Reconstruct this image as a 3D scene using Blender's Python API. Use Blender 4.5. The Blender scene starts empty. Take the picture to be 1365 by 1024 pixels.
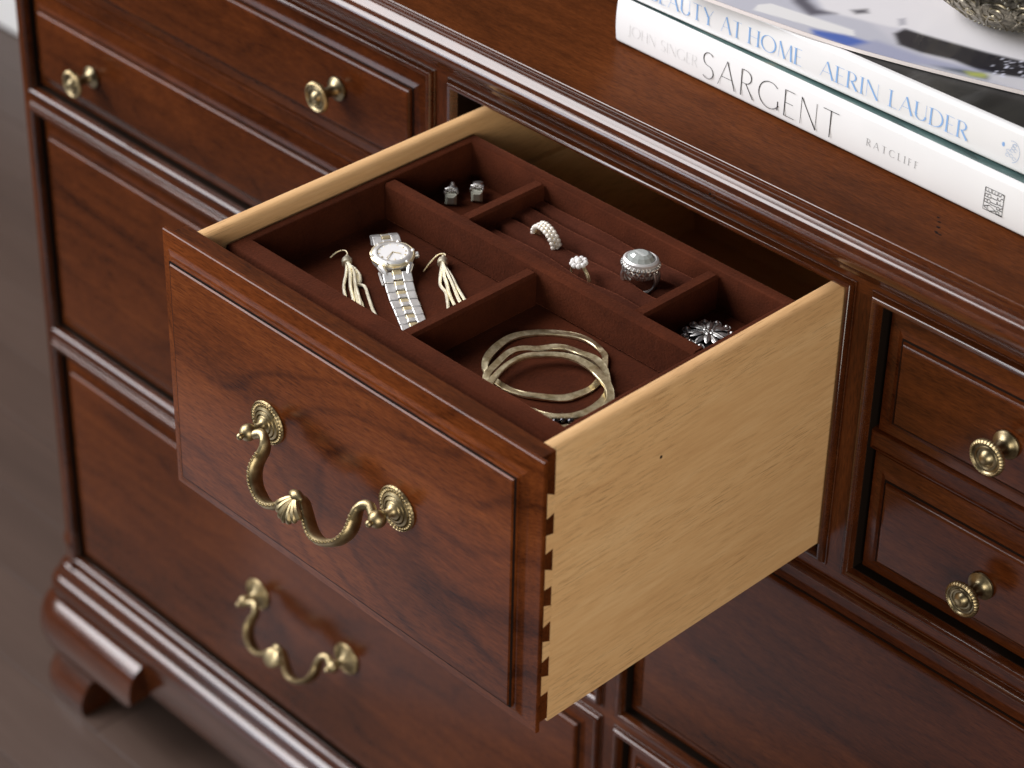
import bpy, math, random
from mathutils import Vector, Matrix
random.seed(7)
C = bpy.context.scene.collection
PI = math.pi
# ------------------------------------------------------------------ camera, world, lights, exposure
S = bpy.context.scene
cam_d = bpy.data.cameras.new('camera'); cam = bpy.data.objects.new('camera', cam_d); C.objects.link(cam)
R_ = [[0.701401, 0.712423, 0.022139], [0.394401, -0.362052, -0.84461], [-0.593705, 0.601142, -0.534924]]
cpos = Vector([0.96933, -0.6948, 0.70673])
rt, dn, fw = Vector(R_[0]), Vector(R_[1]), Vector(R_[2])
cam.matrix_world = Matrix(((rt.x, -dn.x, -fw.x, cpos.x), (rt.y, -dn.y, -fw.y, cpos.y), (rt.z, -dn.z, -fw.z, cpos.z), (0, 0, 0, 1)))
cam_d.sensor_fit = 'HORIZONTAL'; cam_d.sensor_width = 36.0
cam_d.lens = 36.0 * 3301.31 / 1365.0
cam_d.shift_x = -0.0115; cam_d.shift_y = -0.0871
cam_d.clip_start = 0.05; cam_d.clip_end = 60
cam_d.dof.use_dof = True; cam_d.dof.focus_distance = 1.36; cam_d.dof.aperture_fstop = 8.5
S.camera = cam
W = bpy.data.worlds.new('World'); S.world = W; W.use_nodes = True
bg = W.node_tree.nodes['Background']; bg.inputs[0].default_value = (0.84, 0.88, 1.0, 1); bg.inputs[1].default_value = 0.06
def area(name, loc, target, sx, sy, energy, col):
    l = bpy.data.lights.new(name, 'AREA'); l.shape = 'RECTANGLE'; l.size = sx; l.size_y = sy; l.energy = energy; l.color = col
    o = bpy.data.objects.new(name, l); C.objects.link(o); o.location = loc
    o.rotation_euler = (Vector(target) - Vector(loc)).to_track_quat('-Z', 'Y').to_euler()
    return o
area('key_light', (-1.55, -0.80, 1.40), (0.0, 0.10, -0.2), 1.7, 2.0, 92, (1.0, 0.975, 0.985))
area('fill_light', (1.30, -0.72, 0.20), (0.28, 0.05, -0.08), 0.75, 0.65, 9.6, (1.0, 0.93, 0.82))
area('front_sheen_softbox', (-1.50, -1.60, 0.35), (0.1, 0.1, -0.5), 0.8, 0.7, 11, (0.80, 0.88, 1.0))  # added cool softbox for the purple sheen on the lower right fronts
area('added_bounce_lamp', (-0.16, -0.31, -0.72), (0.05, 0.0, 0.3), 0.95, 0.68, 0.85, (0.82, 0.86, 1.0))  # lamp added low in front, out of view, for cool sheen on the fronts
S.view_settings.view_transform = 'Standard'; S.view_settings.look = 'None'; S.view_settings.gamma = 1; S.view_settings.exposure = 0.3

# ------------------------------------------------------------------ dimensions (metres)
DY = 0.2376            # plane of the dresser face
FLOOR = -0.795
TOPZ = 0.045
# ------------------------------------------------------------------ mesh helper
class MB:
    def __init__(s): s.v = []; s.f = []
    def add(s, vs, fs):
        n = len(s.v); s.v += [tuple(p) for p in vs]; s.f += [tuple(n + i for i in q) for q in fs]
    def box(s, x0, x1, y0, y1, z0, z1, ch=0.0):
        if ch <= 0:
            s.add([(x0,y0,z0),(x1,y0,z0),(x1,y1,z0),(x0,y1,z0),(x0,y0,z1),(x1,y0,z1),(x1,y1,z1),(x0,y1,z1)],
                  [(0,3,2,1),(4,5,6,7),(0,1,5,4),(1,2,6,5),(2,3,7,6),(3,0,4,7)])
        else:
            def r(z, i): return [(x0+i,y0+i,z),(x1-i,y0+i,z),(x1-i,y1-i,z),(x0+i,y1-i,z)]
            def rc(z, i):
                c = ch
                return [(x0+c,y0+i,z),(x1-c,y0+i,z),(x1-i,y0+c,z),(x1-i,y1-c,z),(x1-c,y1-i,z),(x0+c,y1-i,z),(x0+i,y1-c,z),(x0+i,y0+c,z)]
            def ri(z):
                c = ch
                return [(x0+c,y0+c,z),(x1-c,y0+c,z),(x1-c,y0+c,z),(x1-c,y1-c,z),(x1-c,y1-c,z),(x0+c,y1-c,z),(x0+c,y1-c,z),(x0+c,y0+c,z)]
            s.loft([ri(z0), rc(z0+ch, 0), rc(z1-ch, 0), ri(z1)], cap=False)
            s.add(r(z0, ch)[::-1], [(0,1,2,3)]); s.add(r(z1, ch), [(0,1,2,3)])
    def loft(s, rings, closed=True, cap=True):
        n = len(rings[0]); b = len(s.v)
        for r in rings: s.v += [tuple(p) for p in r]
        for i in range(len(rings)-1):
            for j in range(n if closed else n-1):
                k = (j+1) % n
                s.f.append((b+i*n+j, b+i*n+k, b+(i+1)*n+k, b+(i+1)*n+j))
        if cap:
            s.f.append(tuple(b+j for j in range(n))[::-1]); e = b+(len(rings)-1)*n
            s.f.append(tuple(e+j for j in range(n)))
    def rect(s, x0, x1, z0, z1, prof, cap0=False, cap1=False):   # mitred rectangle: prof = [(inset, y)]
        rings = [[(x0+i,y,z0+i),(x1-i,y,z0+i),(x1-i,y,z1-i),(x0+i,y,z1-i)] for i, y in prof]
        s.loft(rings, cap=False); b = len(s.v)
        if cap0: s.f.append((b-4*len(rings), b-4*len(rings)+3, b-4*len(rings)+2, b-4*len(rings)+1))
        if cap1: s.f.append((b-4, b-3, b-2, b-1))
    def sweep_round(s, x0, x1, yf, yb, prof, r=.010, n=8):
        rings = []
        for o, z in prof:
            R = r + o
            a = [(x0+r-R*math.cos(PI/2*k/n), yf+r-R*math.sin(PI/2*k/n), z) for k in range(n+1)]
            b = [(x1-r+R*math.sin(PI/2*k/n), yf+r-R*math.cos(PI/2*k/n), z) for k in range(n+1)]
            rings.append([(x0-o,yb,z)] + a + b + [(x1+o,yb,z)])
        s.loft(rings, closed=False, cap=False)
    def sweep(s, x0, x1, yf, yb, prof):      # U-shaped moulding round a case: prof = [(out, z)]
        rings = [[(x0-o,yb,z),(x0-o,yf-o,z),(x1+o,yf-o,z),(x1+o,yb,z)] for o, z in prof]
        s.loft(rings, closed=False, cap=False)
    def tube(s, path, r, n=8, up=None, sq=1.0, cap=True, closed=False):   # sq: squash along the frame's second axis
        P = [Vector(p) for p in path]; N = len(P); rings = []
        prev = None
        for i in range(N):
            if closed: t = P[(i+1) % N] - P[i-1]
            else: t = P[min(i+1, N-1)] - P[max(i-1, 0)]
            t.normalize()
            if up is not None: a = Vector(up)
            else: a = prev if prev is not None else (Vector((0,0,1)) if abs(t.z) < .9 else Vector((1,0,0)))
            a = (a - t*a.dot(t)).normalized(); prev = a
            b = t.cross(a)
            ri = r[i] if isinstance(r, (list, tuple)) else r
            sqi = sq[i] if isinstance(sq, (list, tuple)) else sq
            rings.append([P[i] + b*(math.cos(2*PI*k/n)*ri) + a*(math.sin(2*PI*k/n)*ri*sqi) for k in range(n)])
        if closed: rings.append(rings[0])
        s.loft(rings, cap=cap and not closed)
    def lathe(s, prof, origin=(0,0,0), axis=(0,0,1), n=24, mod=None):
        A = Vector(axis).normalized(); u = A.orthogonal().normalized(); w = A.cross(u); o = Vector(origin)
        rings = []
        for i, (r, h) in enumerate(prof):
            ring = []
            for k in range(n):
                a = 2*PI*k/n; rr, hh = r, h
                if mod: rr, hh = mod(i, a, r, h)
                ring.append(o + A*hh + (u*math.cos(a) + w*math.sin(a))*rr)
            rings.append(ring)
        s.loft(rings)
    def ball(s, c, r, n=8, sc=(1,1,1), m=5):
        c = Vector(c); rings = []
        for i in range(m+1):
            t = PI*(i+.02 if i == 0 else (i-.02 if i == m else i))/m
            rings.append([c + Vector((math.sin(t)*math.cos(2*PI*k/n)*r*sc[0], math.sin(t)*math.sin(2*PI*k/n)*r*sc[1], -math.cos(t)*r*sc[2])) for k in range(n)])
        s.loft(rings)
    def poly(s, pts): s.add(pts, [tuple(range(len(pts)))])
    def xform(s, m, start=0): s.v[start:] = [tuple(m @ Vector(p)) for p in s.v[start:]]
    def build(s, name, mat, parent=None, loc=(0,0,0), local=False, ang=35, flat=False):
        me = bpy.data.meshes.new(name)
        off = Vector((0,0,0))
        if parent is not None and not local:
            p = parent
            while p is not None: off += p.location; p = p.parent
            off = -off
        elif parent is None: off = -Vector(loc)
        me.from_pydata([tuple(Vector(p)+off) for p in s.v], [], s.f)
        me.validate(); 
        if not flat:
            me.polygons.foreach_set('use_smooth', [True]*len(me.polygons)); me.set_sharp_from_angle(angle=math.radians(ang))
        me.materials.append(mat)
        o = bpy.data.objects.new(name, me); C.objects.link(o)
        if parent is not None: o.parent = parent
        else: o.location = loc
        return o
def tag(o, label=None, cat=None, group=None, kind=None):
    if label: o['label'] = label
    if cat: o['category'] = cat
    if group: o['group'] = group
    if kind: o['kind'] = kind
    return o
def thing(name, loc, label, cat, group=None, rz=0):
    o = bpy.data.objects.new(name, None); o.empty_display_size = .02; C.objects.link(o); o.location = loc; o.rotation_euler = (0,0,rz)
    return tag(o, label, cat, group)
def copy_tree(o, parent=None):
    c = o.copy(); C.objects.link(c)
    if parent is not None: c.parent = parent
    for ch in list(o.children): copy_tree(ch, c)
    return c
def spline(pts, m=8, closed=False):
    P = [Vector(p) for p in pts]; n = len(P); out = []
    for i in range(n if closed else n-1):
        p0 = P[(i-1) % n] if closed or i > 0 else P[i]; p1 = P[i]; p2 = P[(i+1) % n]
        p3 = P[(i+2) % n] if closed or i+2 < n else P[i+1]
        for k in range(m):
            t = k/m
            out.append(.5*((2*p1) + (p2-p0)*t + (2*p0-5*p1+4*p2-p3)*t*t + (3*p1-p0-3*p2+p3)*t**3))
    if not closed: out.append(P[-1])
    return out

# ------------------------------------------------------------------ materials
class NT:
    def __init__(s, name):
        s.m = bpy.data.materials.new(name); s.m.use_nodes = True; s.t = s.m.node_tree; s.N = s.t.nodes; s.b = s.N['Principled BSDF']
    def n(s, typ, **kw):
        x = s.N.new(typ)
        for k, v in kw.items():
            if k.startswith('_'): setattr(x, k[1:], v)
            else:
                key = k.replace('__', ' ')
                x.inputs[int(key[1:]) if key[0] == 'i' and key[1:].isdigit() else key].default_value = v
        return x
    def l(s, a, b): s.t.links.new(a, b)
    def noise(s, vec, scale, detail=3, rough=.5, dist=0):
        x = s.n('ShaderNodeTexNoise', Scale=scale, Detail=detail, Roughness=rough, Distortion=dist); s.l(vec, x.inputs['Vector']); return x.outputs['Fac']
    def math(s, op, a, b=None):
        x = s.n('ShaderNodeMath', _operation=op)
        for i, q in enumerate((a, b)):
            if q is None: continue
            if isinstance(q, (int, float)): x.inputs[i].default_value = q
            else: s.l(q, x.inputs[i])
        return x.outputs[0]
    def ramp(s, fac, stops):
        x = s.n('ShaderNodeValToRGB'); e = x.color_ramp.elements
        while len(e) < len(stops): e.new(.5)
        for i, (p, c) in enumerate(stops): e[i].position = p; e[i].color = (*c, 1) if len(c) == 3 else c
        s.l(fac, x.inputs[0]); return x.outputs[0]
    def mix(s, fac, a, b, mode='MIX'):
        x = s.n('ShaderNodeMix', _data_type='RGBA', _blend_type=mode)
        for i, q in ((0, fac), (6, a), (7, b)):
            if isinstance(q, (int, float)): x.inputs[i].default_value = q
            elif isinstance(q, tuple): x.inputs[i].default_value = (*q, 1)
            else: s.l(q, x.inputs[i])
        return x.outputs[2]
    def coords(s, scale, rot=(0,0,0), rand=True):
        tc = s.n('ShaderNodeTexCoord'); mp = s.n('ShaderNodeMapping'); mp.inputs['Scale'].default_value = scale; mp.inputs['Rotation'].default_value = rot
        v = tc.outputs['Object']
        if rand:
            oi = s.n('ShaderNodeObjectInfo'); vm = s.n('ShaderNodeVectorMath', _operation='MULTIPLY_ADD')
            cb = s.n('ShaderNodeCombineXYZ'); s.l(oi.outputs['Random'], cb.inputs[0]); s.l(oi.outputs['Random'], cb.inputs[1]); s.l(oi.outputs['Random'], cb.inputs[2])
            s.l(cb.outputs[0], vm.inputs[0]); vm.inputs[1].default_value = (3.1, 5.7, 4.3); s.l(v, vm.inputs[2]); v = vm.outputs[0]
        s.l(v, mp.inputs['Vector']); return mp.outputs[0]
    def bump(s, h, strength, dist=.001):
        x = s.n('ShaderNodeBump', Strength=strength, Distance=dist); s.l(h, x.inputs['Height']); s.l(x.outputs[0], s.b.inputs['Normal'])
    def set(s, **kw):
        for k, v in kw.items():
            i = s.b.inputs[k.replace('__', ' ')]
            if hasattr(v, 'is_linked') or hasattr(v, 'links'): s.l(v, i)
            else: i.default_value = (*v, 1) if isinstance(v, tuple) and len(v) == 3 and i.type == 'RGBA' else v
def simple(name, col, rough=.5, metal=0.0, **kw):
    t = NT(name); t.set(Base__Color=col, Roughness=rough, Metallic=metal, **kw); return t.m

def cherry(name, axis='x', figure=.5, cols=((.020,.0046,.0012),(.074,.0180,.0042),(.142,.0390,.0090)), rough=.38, coat=.42, coat_r=.22, fig_scale=(2.6,7.5), cior=1.55):
    t = NT(name); k = {'x': 0, 'y': 1, 'z': 2}[axis]
    def sc(a, b): q = [b, b, b]; q[k] = a; return tuple(q)
    c1 = t.coords(sc(7, 75)); c2 = t.coords(sc(130, 900)); c3 = t.coords(sc(*fig_scale)); c4 = t.coords(sc(150, 1700)); c5 = t.coords(sc(6, 14))
    n1 = t.noise(c1, 1, 5, .6, .4); n2 = t.noise(c2, 1, 3, .6)
    f = t.noise(c3, 1, 2, .4, .25)
    ph = t.math('ADD', t.math('MULTIPLY', f, 95.0), t.math('MULTIPLY', n1, 2.0))
    lines = t.math('POWER', t.math('ADD', t.math('MULTIPLY', t.math('SINE', ph), .5), .5), 8.0)
    big = t.noise(c5, 1, 3, .55)
    v = t.math('ADD', t.math('MULTIPLY', n1, .30), t.math('MULTIPLY', n2, .34))
    v = t.math('ADD', v, t.math('MULTIPLY', big, .34))
    v = t.math('SUBTRACT', v, t.math('MULTIPLY', lines, .09*figure))
    col = t.ramp(v, [(.32, cols[0]), (.51, cols[1]), (.72, cols[2])])
    p = t.noise(c4, 1, 2, .6)
    pm = t.ramp(p, [(.54, (0,0,0)), (.64, (1,1,1))])
    col = t.mix(t.math('MULTIPLY', pm, .42), col, (.014, .004, .0018))
    t.set(Base__Color=col, Roughness=rough, Coat__Weight=coat, Coat__Roughness=coat_r)
    t.b.inputs['Coat IOR'].default_value = cior; t.b.inputs['Specular IOR Level'].default_value = .0
    t.bump(n2, .05, .0004)
    return t.m
def pale_wood(name, axis='y', cols=((.54,.290,.122),(.70,.425,.195),(.82,.555,.29))):
    t = NT(name); k = {'x': 0, 'y': 1, 'z': 2}[axis]
    def sc(a, b): q = [b, b, b]; q[k] = a; return tuple(q)
    rot = (math.radians(-4), 0, 0) if axis == 'y' else (0,0,0)
    c1 = t.coords(sc(3, 22), rot); c2 = t.coords(sc(40, 500), rot); c3 = t.coords(sc(70, 2600), rot); c4 = t.coords(sc(5, 16), rot)
    n1 = t.noise(c1, 1, 5, .6, .5); n2 = t.noise(c2, 1, 3, .6); p = t.noise(c3, 1, 2, .55); big = t.noise(c4, 1, 2)
    v = t.math('ADD', t.math('MULTIPLY', n1, .62), t.math('MULTIPLY', n2, .38))
    col = t.ramp(v, [(.22, cols[0]), (.50, cols[1]), (.78, cols[2])])
    msk = t.math('MULTIPLY', t.ramp(p, [(.57, (0,0,0)), (.65, (1,1,1))]), t.ramp(big, [(.38, (.1,.1,.1)), (.62, (1,1,1))]))
    col = t.mix(t.math('MULTIPLY', msk, .7), col, (.15, .062, .018))
    t.set(Base__Color=col, Roughness=.42, Coat__Weight=.12, Coat__Roughness=.3); t.bump(n2, .08, .0006)
    return t.m
def velvet(name, col=(.052,.0120,.0042)):
    t = NT(name); c = t.coords((60,60,60)); n = t.noise(c, 1, 4, .6); n2 = t.noise(t.coords((750,750,750)), 1, 2)
    n3 = t.noise(t.coords((14,14,14)), 1, 3, .6, .5)
    v = t.math('ADD', t.math('MULTIPLY', n, .35), t.math('ADD', t.math('MULTIPLY', n3, .4), t.math('MULTIPLY', n2, .25)))
    cl = t.ramp(v, [(.32, tuple(q*.55 for q in col)), (.68, tuple(q*1.55 for q in col))])
    t.set(Base__Color=cl, Roughness=.95, Sheen__Weight=.45, Sheen__Roughness=.35, Sheen__Tint=(.55,.17,.09))
    t.b.inputs['Specular IOR Level'].default_value = .1
    t.bump(n2, .6, .0006); return t.m
def metal(name, c0, c1, rough=.28, scale=160, bump=.15):
    t = NT(name); n = t.noise(t.coords((scale,)*3), 1, 4, .6)
    t.set(Base__Color=t.ramp(n, [(.35, c0), (.65, c1)]), Metallic=1.0, Roughness=t.math('ADD', t.math('MULTIPLY', n, .2), rough-.1)); t.bump(n, bump, .0003); return t.m
M = {}
M['cherry_x'] = cherry('cherry_grain_across_shaded')  # same wood as the open front, darkened for the weaker light it gets
M['cherry_fig'] = cherry('cherry_figured_lit', figure=.9, fig_scale=(3.2,6.0), cols=((.036,.0080,.0018),(.118,.0290,.0064),(.215,.060,.0135)))  # open front's stronger light put into lighter colours of the same wood
M['cherry_z'] = cherry('cherry_grain_upright', 'z', .3)
M['cherry_y'] = cherry('cherry_grain_deep', 'y', .3)
M['cherry_top'] = cherry('cherry_top', 'x', .35, cols=((.030,.0080,.0022),(.090,.0240,.0060),(.155,.046,.0120)), rough=.5, coat=.10, coat_r=.3)
M['cherry_mould'] = cherry('cherry_moulding', 'x', .1, cols=((.016,.0038,.0011),(.058,.0142,.0036),(.112,.031,.0075)), coat=1.0, coat_r=.17, cior=1.62)
M['dark_gap'] = simple('dark_interior_and_gap_shade', (.010,.006,.004), .9, 0, Specular__IOR__Level=.05)
M['pale'] = pale_wood('pale_drawer_wood'); M['pale_x'] = pale_wood('pale_drawer_wood_across', 'x')
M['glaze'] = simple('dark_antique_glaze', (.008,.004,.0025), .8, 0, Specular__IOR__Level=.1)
M['pin'] = cherry('dovetail_end_grain', 'x', .1, cols=((.012,.003,.0012),(.030,.0065,.0022),(.05,.012,.004)), rough=.5, coat=.1)
M['velvet'] = velvet('brown_velvet'); M['velvet_pad'] = velvet('brown_velvet_rolls', (.058,.0150,.0072))
M['brass'] = metal('antique_brass', (.26,.20,.105), (.50,.405,.23), .42, 70, .05)
M['brass_dark'] = metal('antique_brass_dark', (.14,.11,.06), (.36,.30,.18), .36, 120, .06)
M['steel'] = metal('watch_steel', (.86,.86,.84), (.94,.94,.92), .50, 300, .03)
M['gold'] = metal('yellow_gold', (.90,.76,.46), (.96,.87,.62), .50, 300, .03)
M['pale_gold'] = metal('pale_gold_chain', (.84,.77,.58), (.94,.90,.74), .5, 300, .05)
M['hammered'] = metal('hammered_pale_metal', (.56,.46,.26), (.86,.77,.53), .42, 260, .55)
M['silver'] = metal('aged_silver', (.09,.078,.055), (.46,.415,.32), .34, 260, .5)
M['silver_bright'] = metal('bright_silver', (.60,.59,.57), (.92,.91,.89), .38, 300, .1)
M['pearl'] = simple('pearl', (.82,.76,.68), .22, 0, Coat__Weight=.5)
M['crystal'] = simple('clear_stone', (.36,.385,.37), .03, 0, IOR=2.3)
M['white_stone'] = simple('white_stone', (.86,.84,.82), .12, 0, Coat__Weight=.8)
M['black'] = simple('black_mark', (.01,.01,.011), .4)
M['dial'] = simple('white_dial', (.85,.85,.85), .3)
# ------------------------------------------------------------------ floor and wall
def floor_wood():
    t = NT('grey_brown_floor_wood'); c1 = t.coords((2,24,24)); c2 = t.coords((16,260,260)); n1 = t.noise(c1, 1, 5, .6, .4); n2 = t.noise(c2, 1, 3)
    oi = t.n('ShaderNodeObjectInfo')
    v = t.math('ADD', t.math('MULTIPLY', n1, .6), t.math('ADD', t.math('MULTIPLY', n2, .2), t.math('MULTIPLY', oi.outputs['Random'], .25)))
    t.set(Base__Color=t.ramp(v, [(.25, (.043,.025,.018)), (.55, (.062,.037,.027)), (.9, (.084,.054,.041))]), Roughness=.45, Coat__Weight=.2, Coat__Roughness=.25); t.bump(n2, .1, .001); return t.m
M['floor'] = floor_wood()
fl = MB(); fl.box(-4, 3, -4, .95, FLOOR-.06, FLOOR-.006)
floor = tag(fl.build('floor', simple('floor_gaps', (.02,.014,.011), .8), None, (0,0,FLOOR)), kind='structure')
PW = .0745; pl_mesh = {}
for r in range(-18, 10):
    y0 = .209 + r*PW
    x = -3.2 + ((r*37) % 10)*.11
    while x < 1.6:
        L = .92
        key = 'p'
        if key not in pl_mesh:
            m = MB(); m.box(0, L-.0006, 0, PW-.0006, -.012, 0, .0003); o = m.build('plank', M['floor'], floor, local=True); pl_mesh[key] = o
            pl0 = o
        else:
            o = bpy.data.objects.new('plank', pl_mesh[key].data); C.objects.link(o); o.parent = floor
        o.location = (x, y0, random.uniform(-.0004, .0004)); o.scale.y = .9 if r == 9 else 1; x += L
wallm = NT('warm_dark_wall'); wallm.set(Base__Color=(.13,.10,.08), Roughness=.8)  # wall colour darkened to keep its reflection off the dresser top
wall = tag(MB().build('wall', wallm.m) if 0 else None, None) if 0 else None
mw = MB(); mw.box(-4, 3, .962, 1.08, FLOOR-.06, 1.2); wall = tag(mw.build('wall', wallm.m, None, (-.5,.962,FLOOR)), 'dark wall at the far side of the floor behind the dresser', 'wall')
mb = MB(); mb.box(-4, 3, .948, .962, FLOOR, FLOOR+.16, .002); mb.build('skirting_board', simple('white_skirting_paint', (.82,.82,.8), .4), wall)

# ------------------------------------------------------------------ dresser
XL, XR, YB = -.511, .789, .69
dresser = thing('dresser', (.139, .46, FLOOR), 'long glossy reddish brown cherry dresser holding every drawer, with moulded edges and bracket feet', 'dresser')
# top: moulded edge then flat board
TP = [(-.020,.0056),(-.004,.0060),(.0000,.0076),(.0052,.0120),(.0086,.0130),(.0100,.0142),(.0112,.0160),(.0136,.0192),(.0165,.0222),(.0195,.0245),(.0226,.0272),(.0239,.0296),(.0243,.0314),(.0240,.0331),(.0231,.0348),(.0217,.0361),(.0203,.0367),(.0190,.0374),(.0182,.0386),(.0172,.0401),(.0158,.0412),(.0146,.0416),(.0140,.0417),(.0138,.0428),(.0130,.0432),(.0124,.0434),(.0122,.0446),(.0118,.0449),(.0112,TOPZ)]
mt = MB(); mt.sweep(XL, XR, DY, YB, TP)
i = TP[-1][0]; mt.poly([(XL-i, DY-i, TOPZ), (XR+i, DY-i, TOPZ), (XR+i, YB, TOPZ), (XL-i, YB, TOPZ)])
top_edge = mt
m1 = MB(); m1.sweep(XL, XR, DY, YB, TP[:-1]); m1.build('top_moulding', M['cherry_mould'], dresser)
m2 = MB(); i2 = TP[-2][0]; m2.sweep(XL, XR, DY, YB, TP[-2:]); m2.poly([(XL-i, DY-i, TOPZ), (XR+i, DY-i, TOPZ), (XR+i, YB, TOPZ), (XL-i, YB, TOPZ)])
m2.build('top_board', M['cherry_top'], dresser)
OPEN = {'r1l': (-.4915,-.033,-.190,.0035), 'r1c': (-.0215,.3010,-.190,.0035), 'r1r': (.3118,.7695,-.190,.0035),
        'r2l': (-.4915,.1335,-.409,-.198), 'r2r': (.1445,.7695,-.409,-.198), 'r3l': (-.4915,.1335,-.648,-.4165), 'r3r': (.1445,.7695,-.648,-.4165)}
BI = .0068   # bead width
def rail(name, x0, x1, z0, z1, mat, y=DY):
    m = MB(); m.box(x0, x1, y, y+.022, z0, z1); return m.build(name, M[mat], dresser)
rail('frieze_rail', -.4915, .7695, .0035-BI+.001, .0066, 'cherry_x')
rail('rail', -.4915, .7695, -.198-BI+.001, -.190+BI-.001, 'cherry_x'); rail('rail', -.4915, .7695, -.4165-BI+.001, -.409+BI-.001, 'cherry_x'); rail('rail', -.4915, .7695, -.664, -.648+BI-.001, 'cherry_x')
for a, b in ((-.033-BI+.001, -.0215+BI-.001), (.3010-BI+.001, .3118+BI-.001)): rail('stile', a, b, -.190+BI-.001, .0035-BI+.001, 'cherry_z')
for z0, z1 in ((-.409+BI-.001, -.198-BI+.001), (-.648+BI-.001, -.4165-BI+.001)): rail('stile', .1335-BI+.001, .1445+BI-.001, z0, z1, 'cherry_z')
rail('stile', -.4935, -.4915+BI-.001, -.664, .0066, 'cherry_z', DY+.0006); rail('stile', .7695-BI+.001, .7715, -.664, .0066, 'cherry_z', DY+.0006)
BEAD = [(0, .002), (0, -.0008), (.0003, -.0011), (.0006, -.0011), (.0009, -.0003), (.0011, -.0003), (.0013, -.0016), (.0019, -.0031), (.0027, -.0041), (.0036, -.0045), (.0046, -.0042), (.0055, -.0032), (.0061, -.0016), (.0064, .001), (.0066, .0014)]
for k, (x0, x1, z0, z1) in OPEN.items():
    m = MB(); m.rect(x0, x1, z0, z1, [(i, DY + y) for i, y in BEAD]); bm_ = m.build('bead_moulding', M['cherry_mould'], dresser, ang=40)
    m = MB(); m.rect(x0, x1, z0, z1, [(.0064, DY+.0013), (.0070, DY+.0016), (.0070, DY+.030)]); m.build('gap_shade_reveal', M['dark_gap'], bm_)  # near-black colour stands in for the deep shade in the drawer gap
m = MB(); rnd = random.Random(11)
for x_, y_ in ((.3289,.2643),(.3321,.2609),(.3351,.2562),(.3384,.2507),(.3404,.2506),(.3372,.2515)): m.ball((x_, y_, TOPZ), .0007+rnd.random()*.0005, 6, sc=(1.3,.8,.12), m=4)
tag(m.build('distress_mark', M['glaze'], dresser), kind='stuff'); m = MB()
for k in range(5): m.ball((.2157+rnd.uniform(-.003,.003), .2136, .0305+rnd.uniform(-.002,.002)), .0008, 6, sc=(1,.3,1), m=4)
tag(m.build('distress_mark', M['glaze'], dresser), kind='stuff')
# corner posts: quarter-round reeded columns
def post(sx, x):
    m = MB(); prof = []
    R = .0195
    n = 28
    for k in range(n+1):
        a = PI/2*k/n; rr = R - .0011*abs(math.sin(a*6))**.5*0 + .0020*abs(math.sin(a*5))
        prof.append((math.sin(a)*rr, math.cos(a)*rr))
    cx_, cy_ = x, DY + .0195
    rings = []
    for z in (.0066, -.633):
        rings.append([(cx_ - sx*a, cy_ - b, z) for a, b in prof] + [(cx_ - sx*.0195, cy_ + .02, z), (cx_, cy_ + .02, z)])
    m.loft(rings); o = m.build('corner_post', M['cherry_z'], dresser)
    m = MB()
    rings = []
    for dr, z in ((0,-.627),(.0015,-.6285),(.0022,-.631),(.0015,-.6335),(.0004,-.6345),(.0004,-.664)):
        rings.append([(cx_ - sx*math.sin(PI/2*k/n)*(R+.0021+dr), cy_ - math.cos(PI/2*k/n)*(R+.0021+dr), z) for k in range(n+1)] + [(cx_ - sx*.0195, cy_ + .021, z), (cx_, cy_ + .021, z)])
    m.loft(rings); m.build('post_ring', M['cherry_mould'], o)
post(1, -.4918); post(-1, .7698)
for x0, x1 in ((-.511, -.496), (.774, .789)):
    m = MB(); m.box(x0, x1, DY+.038, YB, -.664, .0058); m.build('side_panel', M['cherry_z'], dresser)
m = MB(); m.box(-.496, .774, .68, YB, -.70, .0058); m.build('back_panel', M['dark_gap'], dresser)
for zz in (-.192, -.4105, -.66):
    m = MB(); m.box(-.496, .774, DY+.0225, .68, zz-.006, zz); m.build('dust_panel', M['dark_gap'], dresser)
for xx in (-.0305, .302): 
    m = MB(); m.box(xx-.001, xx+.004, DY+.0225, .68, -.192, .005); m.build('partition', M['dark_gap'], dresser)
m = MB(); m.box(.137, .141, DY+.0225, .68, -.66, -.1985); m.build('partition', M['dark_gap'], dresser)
# base moulding
BP = [(-.004,-.6565),(.0005,-.6570),(.0028,-.6582),(.0050,-.6602),(.0066,-.6626),(.0073,-.6648),(.0070,-.6664),(.0060,-.6668),(.0060,-.6690),(.0080,-.6694),(.0104,-.6708),(.0126,-.6730),(.0142,-.6758),(.0149,-.6790),(.0146,-.6818),(.0136,-.6830),(.0132,-.6834),(.0132,-.7180),(.0122,-.7195),(-.01,-.7195)]
m = MB(); m.sweep_round(XL, XR, DY, YB, BP); m.build('base_moulding', M['cherry_mould'], dresser)
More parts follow.
